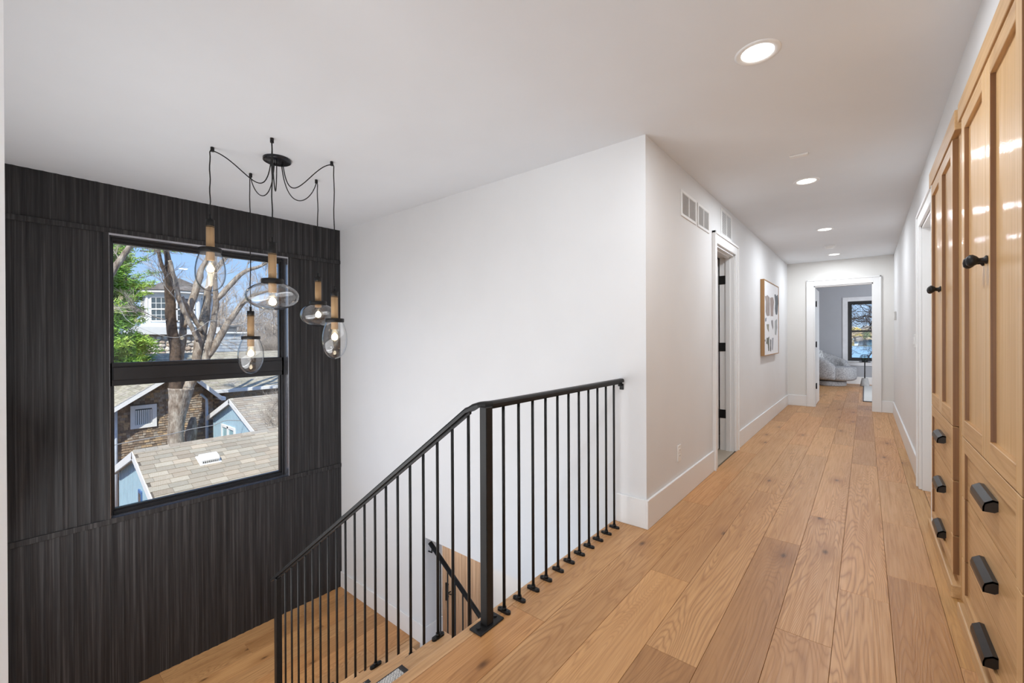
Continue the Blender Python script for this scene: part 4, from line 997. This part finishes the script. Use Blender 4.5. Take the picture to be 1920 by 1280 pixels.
# long main roof, eave and front wall
ez = at(450, 727, 0, -21.3).z; rx2, rz2 = -27.5, at(300, 662.5, 0, -27.5).z
v2 = Vector((-21.3+.05-rx2, 0, ez-rz2)); M = frame_of((rx2, -9, rz2), (0, 1, 0), v2)
if (M @ Vector((0, 0, 1))).z < rz2: M = M @ Matrix.Diagonal((1, 1, -1, 1))
m = MB(); m.extrude([(rx2, -9, rz2-.01), (-21.25, -9, ez-.01), (-21.25, -9, ez-.15), (rx2, -9, rz2-1.2), (-33, -9, ez)], (0, 26, 0)); m.build('main_roof', UNDER, bh)
shingles(M, 26, v2.length, .30, .15, rnd, mats=MCOL, parent=bh, name='main_roof_shingles')
m = MB(); m.box(-21.30, -21.14, -9, 17, ez-.14, ez+.0, bv=.01); m.build('gutter', WTRIM, bh)
m = MB(); m.box(-26, -21.95, -9, 17, ZG, ez-.12); m.build('front_wall', BCOL[3], bh)
M = Matrix(((0, 0, 1, -21.95), (0, 1, 0, 5.3), (-1, 0, 0, ez-.12), (0, 0, 0, 1)))
shingles(M, 6, 2.6, .14, .09, rnd, th=.018, jit=.35, mats=BCOL, parent=bh, name='front_wall_shingles')
# blue shingled block with a white cap and chimney
bb = thing('dormer_tower', 'blue-grey shingled block with a white cap beside the big bare tree', 'building', (0, 0, 0))
MB().box(-29, -28.02, 7.95, 9.5, -1.0, 1.5).build('walls', UCOL[1], bb)
M = Matrix(((0, 0, 1, -28.02), (0, 1, 0, 7.95), (-1, 0, 0, 1.5), (0, 0, 0, 1)))
shingles(M, 1.55, 2.4, .26, .17, rnd, th=.02, jit=.3, mats=UCOL, parent=bb, name='wall_shingles')
MB().box(-29.1, -27.9, 7.9, 9.6, 1.5, 1.58).build('cap', WTRIM, bb)
MB().box(-29, -28.3, 8.42, 9.05, 1.58, 1.86).box(-29.05, -28.25, 8.36, 9.11, 1.86, 1.95).build('chimney', plain('dark_chimney', (.10, .11, .12), .9), bb)
# cupola on a stone base
tw_ = thing('cupola_tower', 'white octagonal cupola with many-paned windows on a fieldstone base', 'tower', (0, 0, 0))
cy_, cx_ = 7.16, -32.2
MB().box(-34, -31.0, 5.28, 8.75, -.5, 1.44).build('stone_base', plain('mortar', (.42, .39, .35), .95), tw_)
SM = [plain('fieldstone_%d' % i, c, .9, 0, .15, 10, .3) for i, c in enumerate(((.62, .57, .50), (.55, .52, .49), (.50, .40, .32), (.68, .64, .58)))]
z = .30
while z < 1.40:
    y = 5.30; h_ = rnd.uniform(.16, .26)
    while y < 8.72:
        w_ = rnd.uniform(.20, .42); n = 7; cyy, czz = y+w_/2, z+h_/2+rnd.uniform(-.02, .02)
        ring = [(-31.0, cyy+math.cos(2*math.pi*k/n)*w_*.56*rnd.uniform(.88, 1.02), czz+math.sin(2*math.pi*k/n)*h_*.56*rnd.uniform(.88, 1.02)) for k in range(n)]
        inn = [(-30.90, cyy+(q[1]-cyy)*.62, czz+(q[2]-czz)*.62) for q in ring]
        o = MB().add(ring+inn, [[k, (k+1) % n, n+(k+1) % n, n+k] for k in range(n)]+[[n+k for k in range(n)]]).build('stone', rnd.choice(SM), tw_); y += w_
    z += h_
MB().box(-34.2, -30.7, 4.95, 9.05, 1.44, 1.90, bv=.02).build('cornice', WTRIM, tw_)
R8 = 1.72; z0_, z1_ = 1.90, 3.86
octo = lambda R: [(cx_+R*math.cos(math.radians(22.5+45*k)), cy_+R*math.sin(math.radians(22.5+45*k))) for k in range(8)]
O = octo(R8)
MB().extrude([(x, y, z0_) for x, y in O], (0, 0, z1_-z0_)).build('walls', plain('cupola_white', (.70, .76, .80), .6), tw_)
for k in range(8):
    a, b = Vector((*O[k], 0)), Vector((*O[(k+1) % 8], 0)); mid = (a+b)/2; nrm = (mid-Vector((cx_, cy_, 0))).normalized()
    if nrm.x < -.2: continue
    u = (b-a).normalized(); Wd = (b-a).length
    Mk = Matrix(((u.x, nrm.x, 0, mid.x), (u.y, nrm.y, 0, mid.y), (0, 0, 1, 0), (0, 0, 0, 1)))
    hw = Wd*.34; m = MB()
    m.box(-hw, -hw+.07, 0, .05, 2.18, 3.62, M=Mk); m.box(hw-.07, hw, 0, .05, 2.18, 3.62, M=Mk); m.box(-hw, hw, 0, .05, 2.18, 2.26, M=Mk); m.box(-hw, hw, 0, .05, 3.54, 3.62, M=Mk); m.box(-hw, hw, 0, .05, 2.86, 2.94, M=Mk)
    for q in (-.14, .14): m.box(q-.014, q+.014, 0, .035, 2.2, 3.6, M=Mk)
    for q in (2.56, 3.24): m.box(-hw, hw, 0, .035, q-.014, q+.014, M=Mk)
    w_ = m.build('window', WTRIM, tw_); MB().box(-hw+.05, hw-.05, .005, .015, 2.22, 3.58, M=Mk).build('pane', DARKG, w_)
    MB().box(-Wd/2, -Wd/2+.09, -.01, .05, z0_, z1_, M=Mk).box(Wd/2-.09, Wd/2, -.01, .05, z0_, z1_, M=Mk).build('corner_board', WTRIM, tw_)
E1, E2 = octo(R8+.38), octo(.12)
MB().extrude([(x, y, z1_-.02) for x, y in octo(R8+.34)], (0, 0, .12)).build('eave', WTRIM, tw_)
m = MB(); m.add([(x, y, z1_+.1) for x, y in E1]+[(x, y, 4.86) for x, y in E2], [[k, (k+1) % 8, 8+(k+1) % 8, 8+k] for k in range(8)]); m.build('roof', UNDER, tw_)
for k in range(8):
    a, b = Vector((*E1[k], z1_+.11)), Vector((*E1[(k+1) % 8], z1_+.11)); ap = Vector((cx_, cy_, 4.88)); u = (b-a); L_ = u.length; mid = (a+b)/2; v = (mid-ap)
    if mid.x-cx_ < -.5: continue
    M = frame_of(ap-u/2, u, v); 
    if (M @ Vector((0, 0, 1))).z < (M @ Vector((0, 0, 0))).z: M = M @ Matrix.Diagonal((1, 1, -1, 1))
    shingles(M, L_, v.length, .28, .16, rnd, keep=lambda y, x, L_=L_, V=v.length: abs(y-L_/2) < L_/2*(x/V), mats=TCOL, parent=tw_, name='roof_shingles')

# ---- trees
def smooth(P, n=4):
    out = []
    for i in range(len(P)-1):
        p0, p1, p2_, p3 = P[max(0, i-1)], P[i], P[i+1], P[min(len(P)-1, i+2)]
        for k in range(n):
            t_ = k/n; out.append(tuple(.5*((2*b)+(-a+c)*t_+(2*a-5*b+4*c-d)*t_*t_+(-a+3*b-3*c+d)*t_**3) for a, b, c, d in zip(p0, p1, p2_, p3)))
    out.append(tuple(P[-1])); return out
def limb(name, pts, X, mat, parent, dx=0.0, n=10, seed=0):
    """pts = (photo x, photo y, width in photo pixels); the limb grows near the plane x = X"""
    Q = smooth(pts, 4); P = []; R_ = []
    for i, (px, py, w) in enumerate(Q):
        f = i/max(1, len(Q)-1); p = at(px, py, 0, X+dx*f)
        dep = (p-CP).dot(CF); wob = noise.noise(Vector((px*.06, py*.05, seed)))*.03
        P.append(p+Vector((0, wob, 0))); R_.append(max(.008, w*dep/FPX*.5*.86*(1+.10*noise.noise(Vector((px*.13, py*.13, seed+9))))))
    return MB().tube(P, R_, n).build(name, mat, parent)
def twigs(mb, p, d, L, r, depth, rg, up=.12, spread=.75, n=4):
    if depth == 0 or L < .06: return
    P = [p]; q = p.copy(); dd = d.copy(); k = 4
    for i in range(k):
        dd = (dd+Vector((rg.uniform(-.22, .22), rg.uniform(-.22, .22), rg.uniform(-.15, .15)+up*.4))).normalized(); q = q+dd*(L/k); P.append(q.copy())
    mb.tube(P, [r*(1-.55*i/k) for i in range(k+1)], n, cap=False)
    for i in range(1, k+1):
        for _ in range(2 if i < k else 2):
            if rg.random() < .78:
                ax = Vector((rg.uniform(-1, 1), rg.uniform(-1, 1), rg.uniform(-1, 1))).normalized()
                nd = (dd+ax*spread+Vector((0, 0, up))).normalized()
                twigs(mb, P[i], nd, L*rg.uniform(.48, .72), r*.55, depth-1, rg, up, spread, 3)
tr = thing('bare_tree', 'big bare many-stemmed tree in front of the brown house', 'tree', (0, 0, 0))
TX = -18.6
base_ = at(342, 836, 0, TX)
limb('trunk', [(328, 905, 38), (328, 870, 34), (329, 838, 30), (330, 810, 29), (332, 785, 30), (335, 760, 36), (338, 742, 42), (339, 728, 46)], TX, BARK, tr, 0, 14, 1)
limb('stem', [(331, 742, 26), (330, 715, 25), (330, 690, 23), (328, 650, 20), (322, 610, 19), (319, 570, 19), (317, 535, 17), (316, 510, 15), (314, 480, 11), (311, 462, 10), (306, 430, 9), (300, 380, 7)], TX, BARKD, tr, .3, 12, 2)
limb('stem', [(318, 530, 9), (307, 508, 8), (300, 485, 7), (297, 462, 7), (292, 420, 5)], TX+.3, BARKD, tr, .3, 8, 3)
limb('stem', [(345, 738, 28), (355, 718, 24), (364, 700, 20), (369, 685, 18), (372, 655, 18), (378, 622, 20), (384, 590, 18), (389, 562, 14), (390, 540, 13), (396, 510, 11), (402, 485, 9), (400, 440, 7)], TX, BARK, tr, -.2, 12, 4)
limb('stem', [(366, 712, 18), (378, 695, 16), (386, 672, 14), (391, 650, 14), (398, 620, 13), (403, 585, 12), (405, 560, 11), (404, 535, 9), (402, 510, 7)], TX+.1, BARK, tr, .3, 10, 5)
limb('branch', [(390, 668, 12), (405, 645, 15), (425, 610, 14), (440, 588, 12), (458, 566, 10), (480, 552, 7), (505, 545, 5), (540, 535, 3)], TX+.2, BARK, tr, .5, 8, 6)
limb('branch', [(403, 562, 12), (418, 550, 11), (440, 525, 10), (462, 508, 8), (490, 498, 6), (515, 480, 4), (540, 460, 2)], TX+.3, BARK, tr, .4, 8, 7)
limb('branch', [(346, 612, 9), (352, 590, 13), (362, 560, 14), (372, 525, 14), (380, 500, 10), (396, 470, 8), (410, 440, 6)], TX-.1, BARK, tr, -.5, 8, 8)
limb('branch', [(371, 640, 7), (358, 612, 9), (345, 582, 10), (336, 560, 10), (330, 530, 9), (322, 500, 8), (318, 488, 7)], TX+.4, BARK, tr, .2, 8, 9)
limb('branch', [(378, 620, 8), (366, 600, 10), (350, 575, 10), (340, 556, 9)], TX+.1, BARK, tr, .1, 8, 10)
limb('branch', [(400, 512, 10), (415, 492, 9), (432, 476, 7), (445, 462, 6), (462, 440, 4)], TX, BARK, tr, .4, 8, 11)
limb('branch', [(332, 690, 14), (338, 660, 16), (342, 630, 15), (344, 600, 12), (341, 580, 8)], TX-.25, BARK, tr, -.2, 8, 12)
rg = random.Random(21); m = MB()
for px, py, X, dirs in ((505, 545, TX+.6, (0, .6, .5)), (515, 480, TX+.6, (0, .7, .4)), (462, 508, TX+.5, (.2, .2, .9)), (440, 588, TX+.5, (.1, .3, .9)), (425, 610, TX+.4, (.1, .6, .1)), (410, 445, TX-.5, (0, .3, .9)),
                       (445, 462, TX+.3, (0, .5, .6)), (300, 480, TX+.4, (0, -.5, .6)), (312, 600, TX+.2, (0, -.9, .2)), (402, 520, TX+.3, (0, .3, .9)), (480, 552, TX+.6, (.1, .5, .8)), (458, 566, TX+.6, (0, .7, -.1)),
                       (395, 640, TX+.3, (.1, .9, .1)), (330, 560, TX+.5, (.2, -.6, .5)), (540, 535, TX+.6, (0, .7, .5)), (490, 498, TX+.6, (0, .4, .8)), (432, 476, TX+.4, (0, .7, .1))):
    twigs(m, at(px, py, 0, X), Vector(dirs).normalized(), .95, .020, 4, rg)
o = m.build('twigs', TWIG, tr); o['kind'] = 'stuff'
t2 = thing('tree_stump', 'leaning pale trunk beside the big bare tree at the brown wall', 'tree trunk', (0, 0, 0))
limb('trunk', [(355, 900, 26), (356, 860, 24), (357, 828, 22), (359, 806, 20), (361, 790, 15), (363, 782, 8)], TX-.55, BARK, t2, 0, 10, 20)
t3 = thing('bare_tree.001', 'pale leaning limb crossing the evergreen at the top left of the window', 'tree', (0, 0, 0))
limb('trunk', [(150, 640, 14), (185, 570, 13), (207, 515, 13), (225, 488, 12), (240, 466, 10), (262, 430, 8), (290, 380, 6)], -17, BARK, t3, 0, 10, 30)
m = MB(); rg = random.Random(4)
for px, py, d in ((207, 515, (0, .2, .9)), (240, 466, (0, .8, .3)), (225, 488, (0, -.5, .7)), (244, 462, (0, .7, -.1)), (262, 430, (0, .6, -.3))): twigs(m, at(px, py, 0, -17), Vector(d).normalized(), .8, .016, 4, rg)
o = m.build('twigs', TWIG, t3); o['kind'] = 'stuff'

# evergreen: trunk, boughs and feathery needle tufts
NEE = NT('pine_needles'); v_ = NEE.coord(); n_ = NEE.noise(v_, 1.6, 3, .6); n2_ = NEE.noise(v_, 14, 2, .6)
c_ = NEE.ramp(n_, [(.30, (.08, .22, .03)), (.48, (.25, .46, .06)), (.64, (.55, .70, .13))]); c_ = NEE.mix(NEE.ramp(n2_, [(.4, 0.0), (.7, .5)]), c_, (.08, .22, .03)); NEE = NEE.bsdf(c_, .7, Transmission_Weight=0.0)
ev = thing('evergreen_tree', 'bright green evergreen tree filling the left of the upper window', 'tree', (0, 0, 0))
ex, ey = -25.0, 2.5
MB().tube([(ex, ey, ZG), (ex, ey, 2), (ex+.1, ey, 8.5)], [.28, .2, .05], 10).build('trunk', BARKD, ev)
rg = random.Random(8); nm_ = MB(); bm_ = MB()
def tuft(c, s, k):
    for _ in range(k):
        d = Vector((rg.uniform(-1, 1), rg.uniform(-1, 1), rg.uniform(-.45, .8))).normalized(); sd = d.cross(Vector((rg.random()-.5, rg.random()-.5, rg.random()-.5))).normalized()*s*.10
        p = c+Vector((rg.gauss(0, 1), rg.gauss(0, 1), rg.gauss(0, .7)))*s*.5; q = p+d*s
        b = len(nm_.v); nm_.v += [tuple(p-sd), tuple(p+sd), tuple(q+sd*.5), tuple(q-sd*.5)]; nm_.f.append([b, b+1, b+2, b+3]); nm_.m.append(0); nm_.sm.append(False)
for i in range(210):
    z = rg.uniform(-2.5, 7.5); R_ = max(.4, 2.0*(1-(max(z, 0)/9.5)**1.3)); az = rg.uniform(-1.9, 1.9); d = Vector((math.cos(az), math.sin(az), 0)); L_ = R_*rg.uniform(.75, 1.08)
    P = [Vector((ex, ey, z))+d*L_*u+Vector((0, 0, -.25*u+.35*u*u)) for u in (0, .35, .7, 1)]
    bm_.tube(P, [.035, .025, .018, .008], 4)
    for j in range(22):
        u = rg.uniform(.3, 1.0); c = Vector((ex, ey, z))+d*L_*u+Vector((0, 0, -.25*u+.35*u*u)); tuft(c+Vector((rg.gauss(0, .14), rg.gauss(0, .2), rg.gauss(0, .12))), .19, 30)
# side sprays that reach across the sky
for (px0, py0, px1, py1) in ((240, 500, 300, 470), (235, 525, 310, 508), (240, 545, 292, 530), (215, 470, 270, 458), (240, 560, 282, 548), (262, 470, 350, 470)):
    a, b = at(px0, py0, 0, -21), at(px1, py1, 0, -21); bm_.tube([a, (a+b)/2+Vector((0, 0, -.05)), b], [.022, .015, .006], 4)
    for j in range(16): tuft(a.lerp(b, rg.random())+Vector((0, 0, rg.gauss(0, .04))), .12, 12)
o = bm_.build('boughs', BARKD, ev); o['kind'] = 'stuff'
o = nm_.build('needles', NEE, ev, fix=False); o['kind'] = 'stuff'
# low shrub/evergreen mass at the left behind the house
# thicket of bare trees to the right
th_ = thing('bare_thicket', 'tangle of pale bare saplings behind the house at the right of the window', 'thicket', (0, 0, 0)); th_['kind'] = 'stuff'
rg = random.Random(31); m = MB()
for i in range(40):
    X = rg.uniform(-46, -34); y = at(rg.uniform(405, 585), 640, 0, X).y; h_ = rg.uniform(2.4, 5.0) if i % 5 else rg.uniform(5, 8)
    p = Vector((X, y, -1.6)); q = p+Vector((rg.uniform(-.5, .5), rg.uniform(-.6, .6), h_)); m.tube([p, (p+q)/2+Vector((0, rg.uniform(-.2, .2), 0)), q], [.10, .07, .025], 5)
    for j in range(11):
        c = p.lerp(q, rg.uniform(.1, 1)); twigs(m, c, Vector((rg.uniform(-.5, .5), rg.uniform(-1, 1), rg.uniform(-.1, .9))).normalized(), rg.uniform(1.0, 1.8), .026, 3, rg)
o = m.build('saplings', TWIG, th_, fix=False); o['kind'] = 'stuff'
m = MB(); rg = random.Random(77)     # denser leafless shrubs at its foot and on the blue building's roof edge
for i in range(26):
    X = rg.uniform(-33, -30); y = at(rg.uniform(455, 560), 660, 0, X).y; p = Vector((X, y, rg.uniform(-1.2, -.3)))
    for j in range(5): twigs(m, p, Vector((rg.uniform(-.6, .6), rg.uniform(-.8, .8), rg.uniform(.3, 1))).normalized(), rg.uniform(.8, 1.2), .02, 4, rg)
o = m.build('undergrowth', TWIG, th_, fix=False); o['kind'] = 'stuff'
bs = thing('bare_bush', 'leafless twiggy bush spilling over the second roof at the window edge', 'bush', (0, 0, 0))
m = MB(); rg = random.Random(5)
for i in range(16):
    p = at(rg.uniform(495, 560), rg.uniform(790, 812), 0, -13.8); twigs(m, p, Vector((rg.uniform(-.3, .3), rg.uniform(-1, .3), rg.uniform(.1, 1))).normalized(), .62, .010, 4, rg, 0.05)
o = m.build('twigs', TWIG, bs); o['kind'] = 'stuff'
# pale wire sagging between the trees; no bulbs hang on it
sg_ = thing('sagging_wire', 'thin pale wire sagging across the evergreen and tree stems', 'string lights', (0, 0, 0))
SP = [(190, 540), (222, 575), (236, 597), (258, 612), (300, 628), (335, 632), (372, 616), (400, 600), (450, 610), (530, 560)]
MB().tube([at(x, y, 0, -17.2) for x, y, _ in smooth([(x, y, 0) for x, y in SP], 4)], .007, 4).build('wire', plain('pale_wire', (.5, .5, .48), .7), sg_)
# overhead cable in the lower window
cb = thing('overhead_cable', 'thin grey cable crossing in front of the brown shingle wall', 'cable', (0, 0, 0))
MB().tube([at(x, y, 0, -16.0) for x, y, _ in smooth([(180, 842, 0), (205, 836, 0), (260, 825, 0), (318, 814, 0), (360, 804, 0), (400, 797, 0), (425, 788, 0), (470, 790, 0)], 4)], .012, 5).build('wire', plain('grey_cable', (.30, .30, .30), .7), cb)

# ---- lake side, seen through the bedroom window
WT = NT('lake_water'); v_ = WT.coord('Object', (.02, .3, 1)); n_ = WT.noise(v_, 1, 4, .6); WT = WT.bsdf((.24, .43, .56), .25, 0, WT.bump(n_, .04, .1))
tag(MB().box(-600, 600, 60, 1400, -8.3, -8).build('lake', WT), kind='structure')
tag(MB().box(-700, 700, YBED+.3, 60, ZG-3.2, ZG-1.0).build('ground.001', GR), kind='structure')
tag(MB().box(-900, 900, 520, 1200, -8.2, -6.5).build('far_bank', plain('far_bank_grass', (.34, .26, .09), .95, 0, .3, .02)), kind='structure')
rg = random.Random(61)
FT = [plain('far_tree_%s' % n, c, .95, 0, .3, .3) for n, c in (('gold', (.55, .42, .12)), ('tan', (.42, .34, .22)), ('grey', (.33, .30, .27)), ('green', (.16, .22, .10)))]
fw = thing('far_woods', 'hazy golden and grey woods on the far shore of the lake', 'woods', (0, 0, 0)); fw['kind'] = 'stuff'
m = MB()
for i in range(420):
    x = rg.uniform(-120, 110); y = rg.uniform(525, 640); s = rg.uniform(2.8, 5.2)*(1+(y-525)/200); left = x < 2
    mi = rg.choices((0, 1, 2, 3), (6, 3, 2, 1) if left and y < 560 else (1, 3, 6, 2))[0]
    zb = -6.5+(y-525)*.085; n = 6
    for lv in range(1):
        V = [(x, y, zb+s*1.5)]
        for zz, rr_ in ((zb+s*1.25, .55), (zb+s*.75, .85), (zb+s*.25, .7), (zb, .2)):
            V += [(x+math.cos(2*math.pi*k/n)*s*rr_*rg.uniform(.7, 1.2), y+math.sin(2*math.pi*k/n)*s*rr_*.6, zz+rg.uniform(-.5, .5)) for k in range(n)]
        F_ = [[0, 1+k, 1+(k+1) % n] for k in range(n)]
        for q in range(3): F_ += [[1+q*n+k, 1+q*n+(k+1) % n, 1+(q+1)*n+(k+1) % n, 1+(q+1)*n+k] for k in range(n)]
        m.add(V, F_, mi)
o = m.build('tree_crowns', FT, fw, fix=False); o['kind'] = 'stuff'
for i, (px, w_, h_, c) in enumerate(((1614, 3.2, 4, (.45, .5, .55)), (1622, 3.2, 5, (.10, .14, .16)), (1631, 4.2, 5, (.12, .2, .24)), (1606, 2.6, 3.5, (.7, .7, .7)))):
    p = at(px, 640, 1, 516); b = thing('shore_house', ['pale grey house on the far shore with a low roof', 'dark narrow house on the far shore', 'blue-green house, rightmost on the far shore', 'small white boathouse, leftmost on the far shore'][i], 'house', (p.x, 508-2*i, -7.5), 0)
    MB().box(-w_/2, w_/2, 0, 8, 0, h_).build('walls', plain('shore_wall_%d' % i, c, .8), b)
    MB().extrude([(-w_/2-.3, -1, h_), (w_/2+.3, -1, h_), (0, -1, h_+w_*.25)], (0, 10, 0)).build('roof', plain('shore_roof_%d' % i, (.08, .09, .10), .8), b)
    for q in range(3): MB().box(-w_/2+w_*(q+.6)/3.4, -w_/2+w_*(q+1.0)/3.4, -.15, 0, 2, 4).build('window', DARKG, b)
lt = thing('lakeside_tree', 'dark bare branches reaching across the bedroom window view', 'tree', (0, 0, 0))
LY = 21.0
def limb_y(pts, Y, name='branch'):
    Q = smooth(pts, 4); return MB().tube([at(px, py, 1, Y) for px, py, w in Q], [max(.006, w*((at(px, py, 1, Y)-CP).dot(CF))/FPX*.5) for px, py, w in Q], 6).build(name, TWIGD, lt)
MB().tube([at(1730, 980, 1, LY), at(1720, 760, 1, LY), at(1700, 640, 1, LY), at(1690, 560, 1, LY), at(1680, 480, 1, LY)], [.35, .3, .25, .2, .12], 10).build('trunk', BARKD, lt)
for pts in ([(1700, 610, 4), (1660, 598, 2.6), (1637, 594, 2.2), (1620, 592, 1.6), (1600, 598, 1.2), (1588, 597, .8)], [(1697, 600, 3), (1650, 600, 2.4), (1636, 596, 1.8), (1625, 592, 1.4), (1610, 597, 1.3), (1590, 596, .9)], [(1694, 625, 3), (1655, 612, 2), (1636, 606, 1.6), (1620, 602, 1.4), (1608, 602, 1), (1596, 590, .6)],
            [(1690, 590, 3), (1650, 590, 2), (1636, 587, 1.5), (1622, 583, 1.2), (1612, 570, .8)], [(1692, 600, 3), (1650, 582, 2), (1636, 578, 1.4), (1622, 570, 1), (1608, 562, .6)], [(1698, 640, 3), (1640, 631, 1.6), (1618, 630, 1.4), (1605, 632, 1.5), (1594, 630, 1), (1584, 634, .7)], [(1605, 632, 1.2), (1596, 637, .9), (1586, 640, .5)],
            [(1715, 680, 4), (1650, 655, 2), (1636, 660, 2.2), (1630, 667, 1.6), (1622, 678, 1)], [(1696, 600, 2), (1640, 606, 1.2), (1628, 612, .9), (1616, 618, .6)], [(1690, 560, 2), (1640, 560, 1.2), (1620, 566, .9), (1600, 572, .6), (1590, 580, .5)], [(1693, 585, 2), (1640, 584, 1), (1616, 584, .9), (1602, 583, .7), (1590, 586, .5)]):
    limb_y(pts, LY)
m = MB(); rg = random.Random(14)
for i in range(46):
    twigs(m, at(rg.uniform(1592, 1670), rg.uniform(560, 618) if i % 5 else rg.uniform(640, 672), 1, LY), Vector((rg.uniform(-1, .2), rg.uniform(-.2, .2), rg.uniform(-.5, .6))).normalized(), .55, .010, 3, rg)
o = m.build('twigs', TWIGD, lt); o['kind'] = 'stuff'
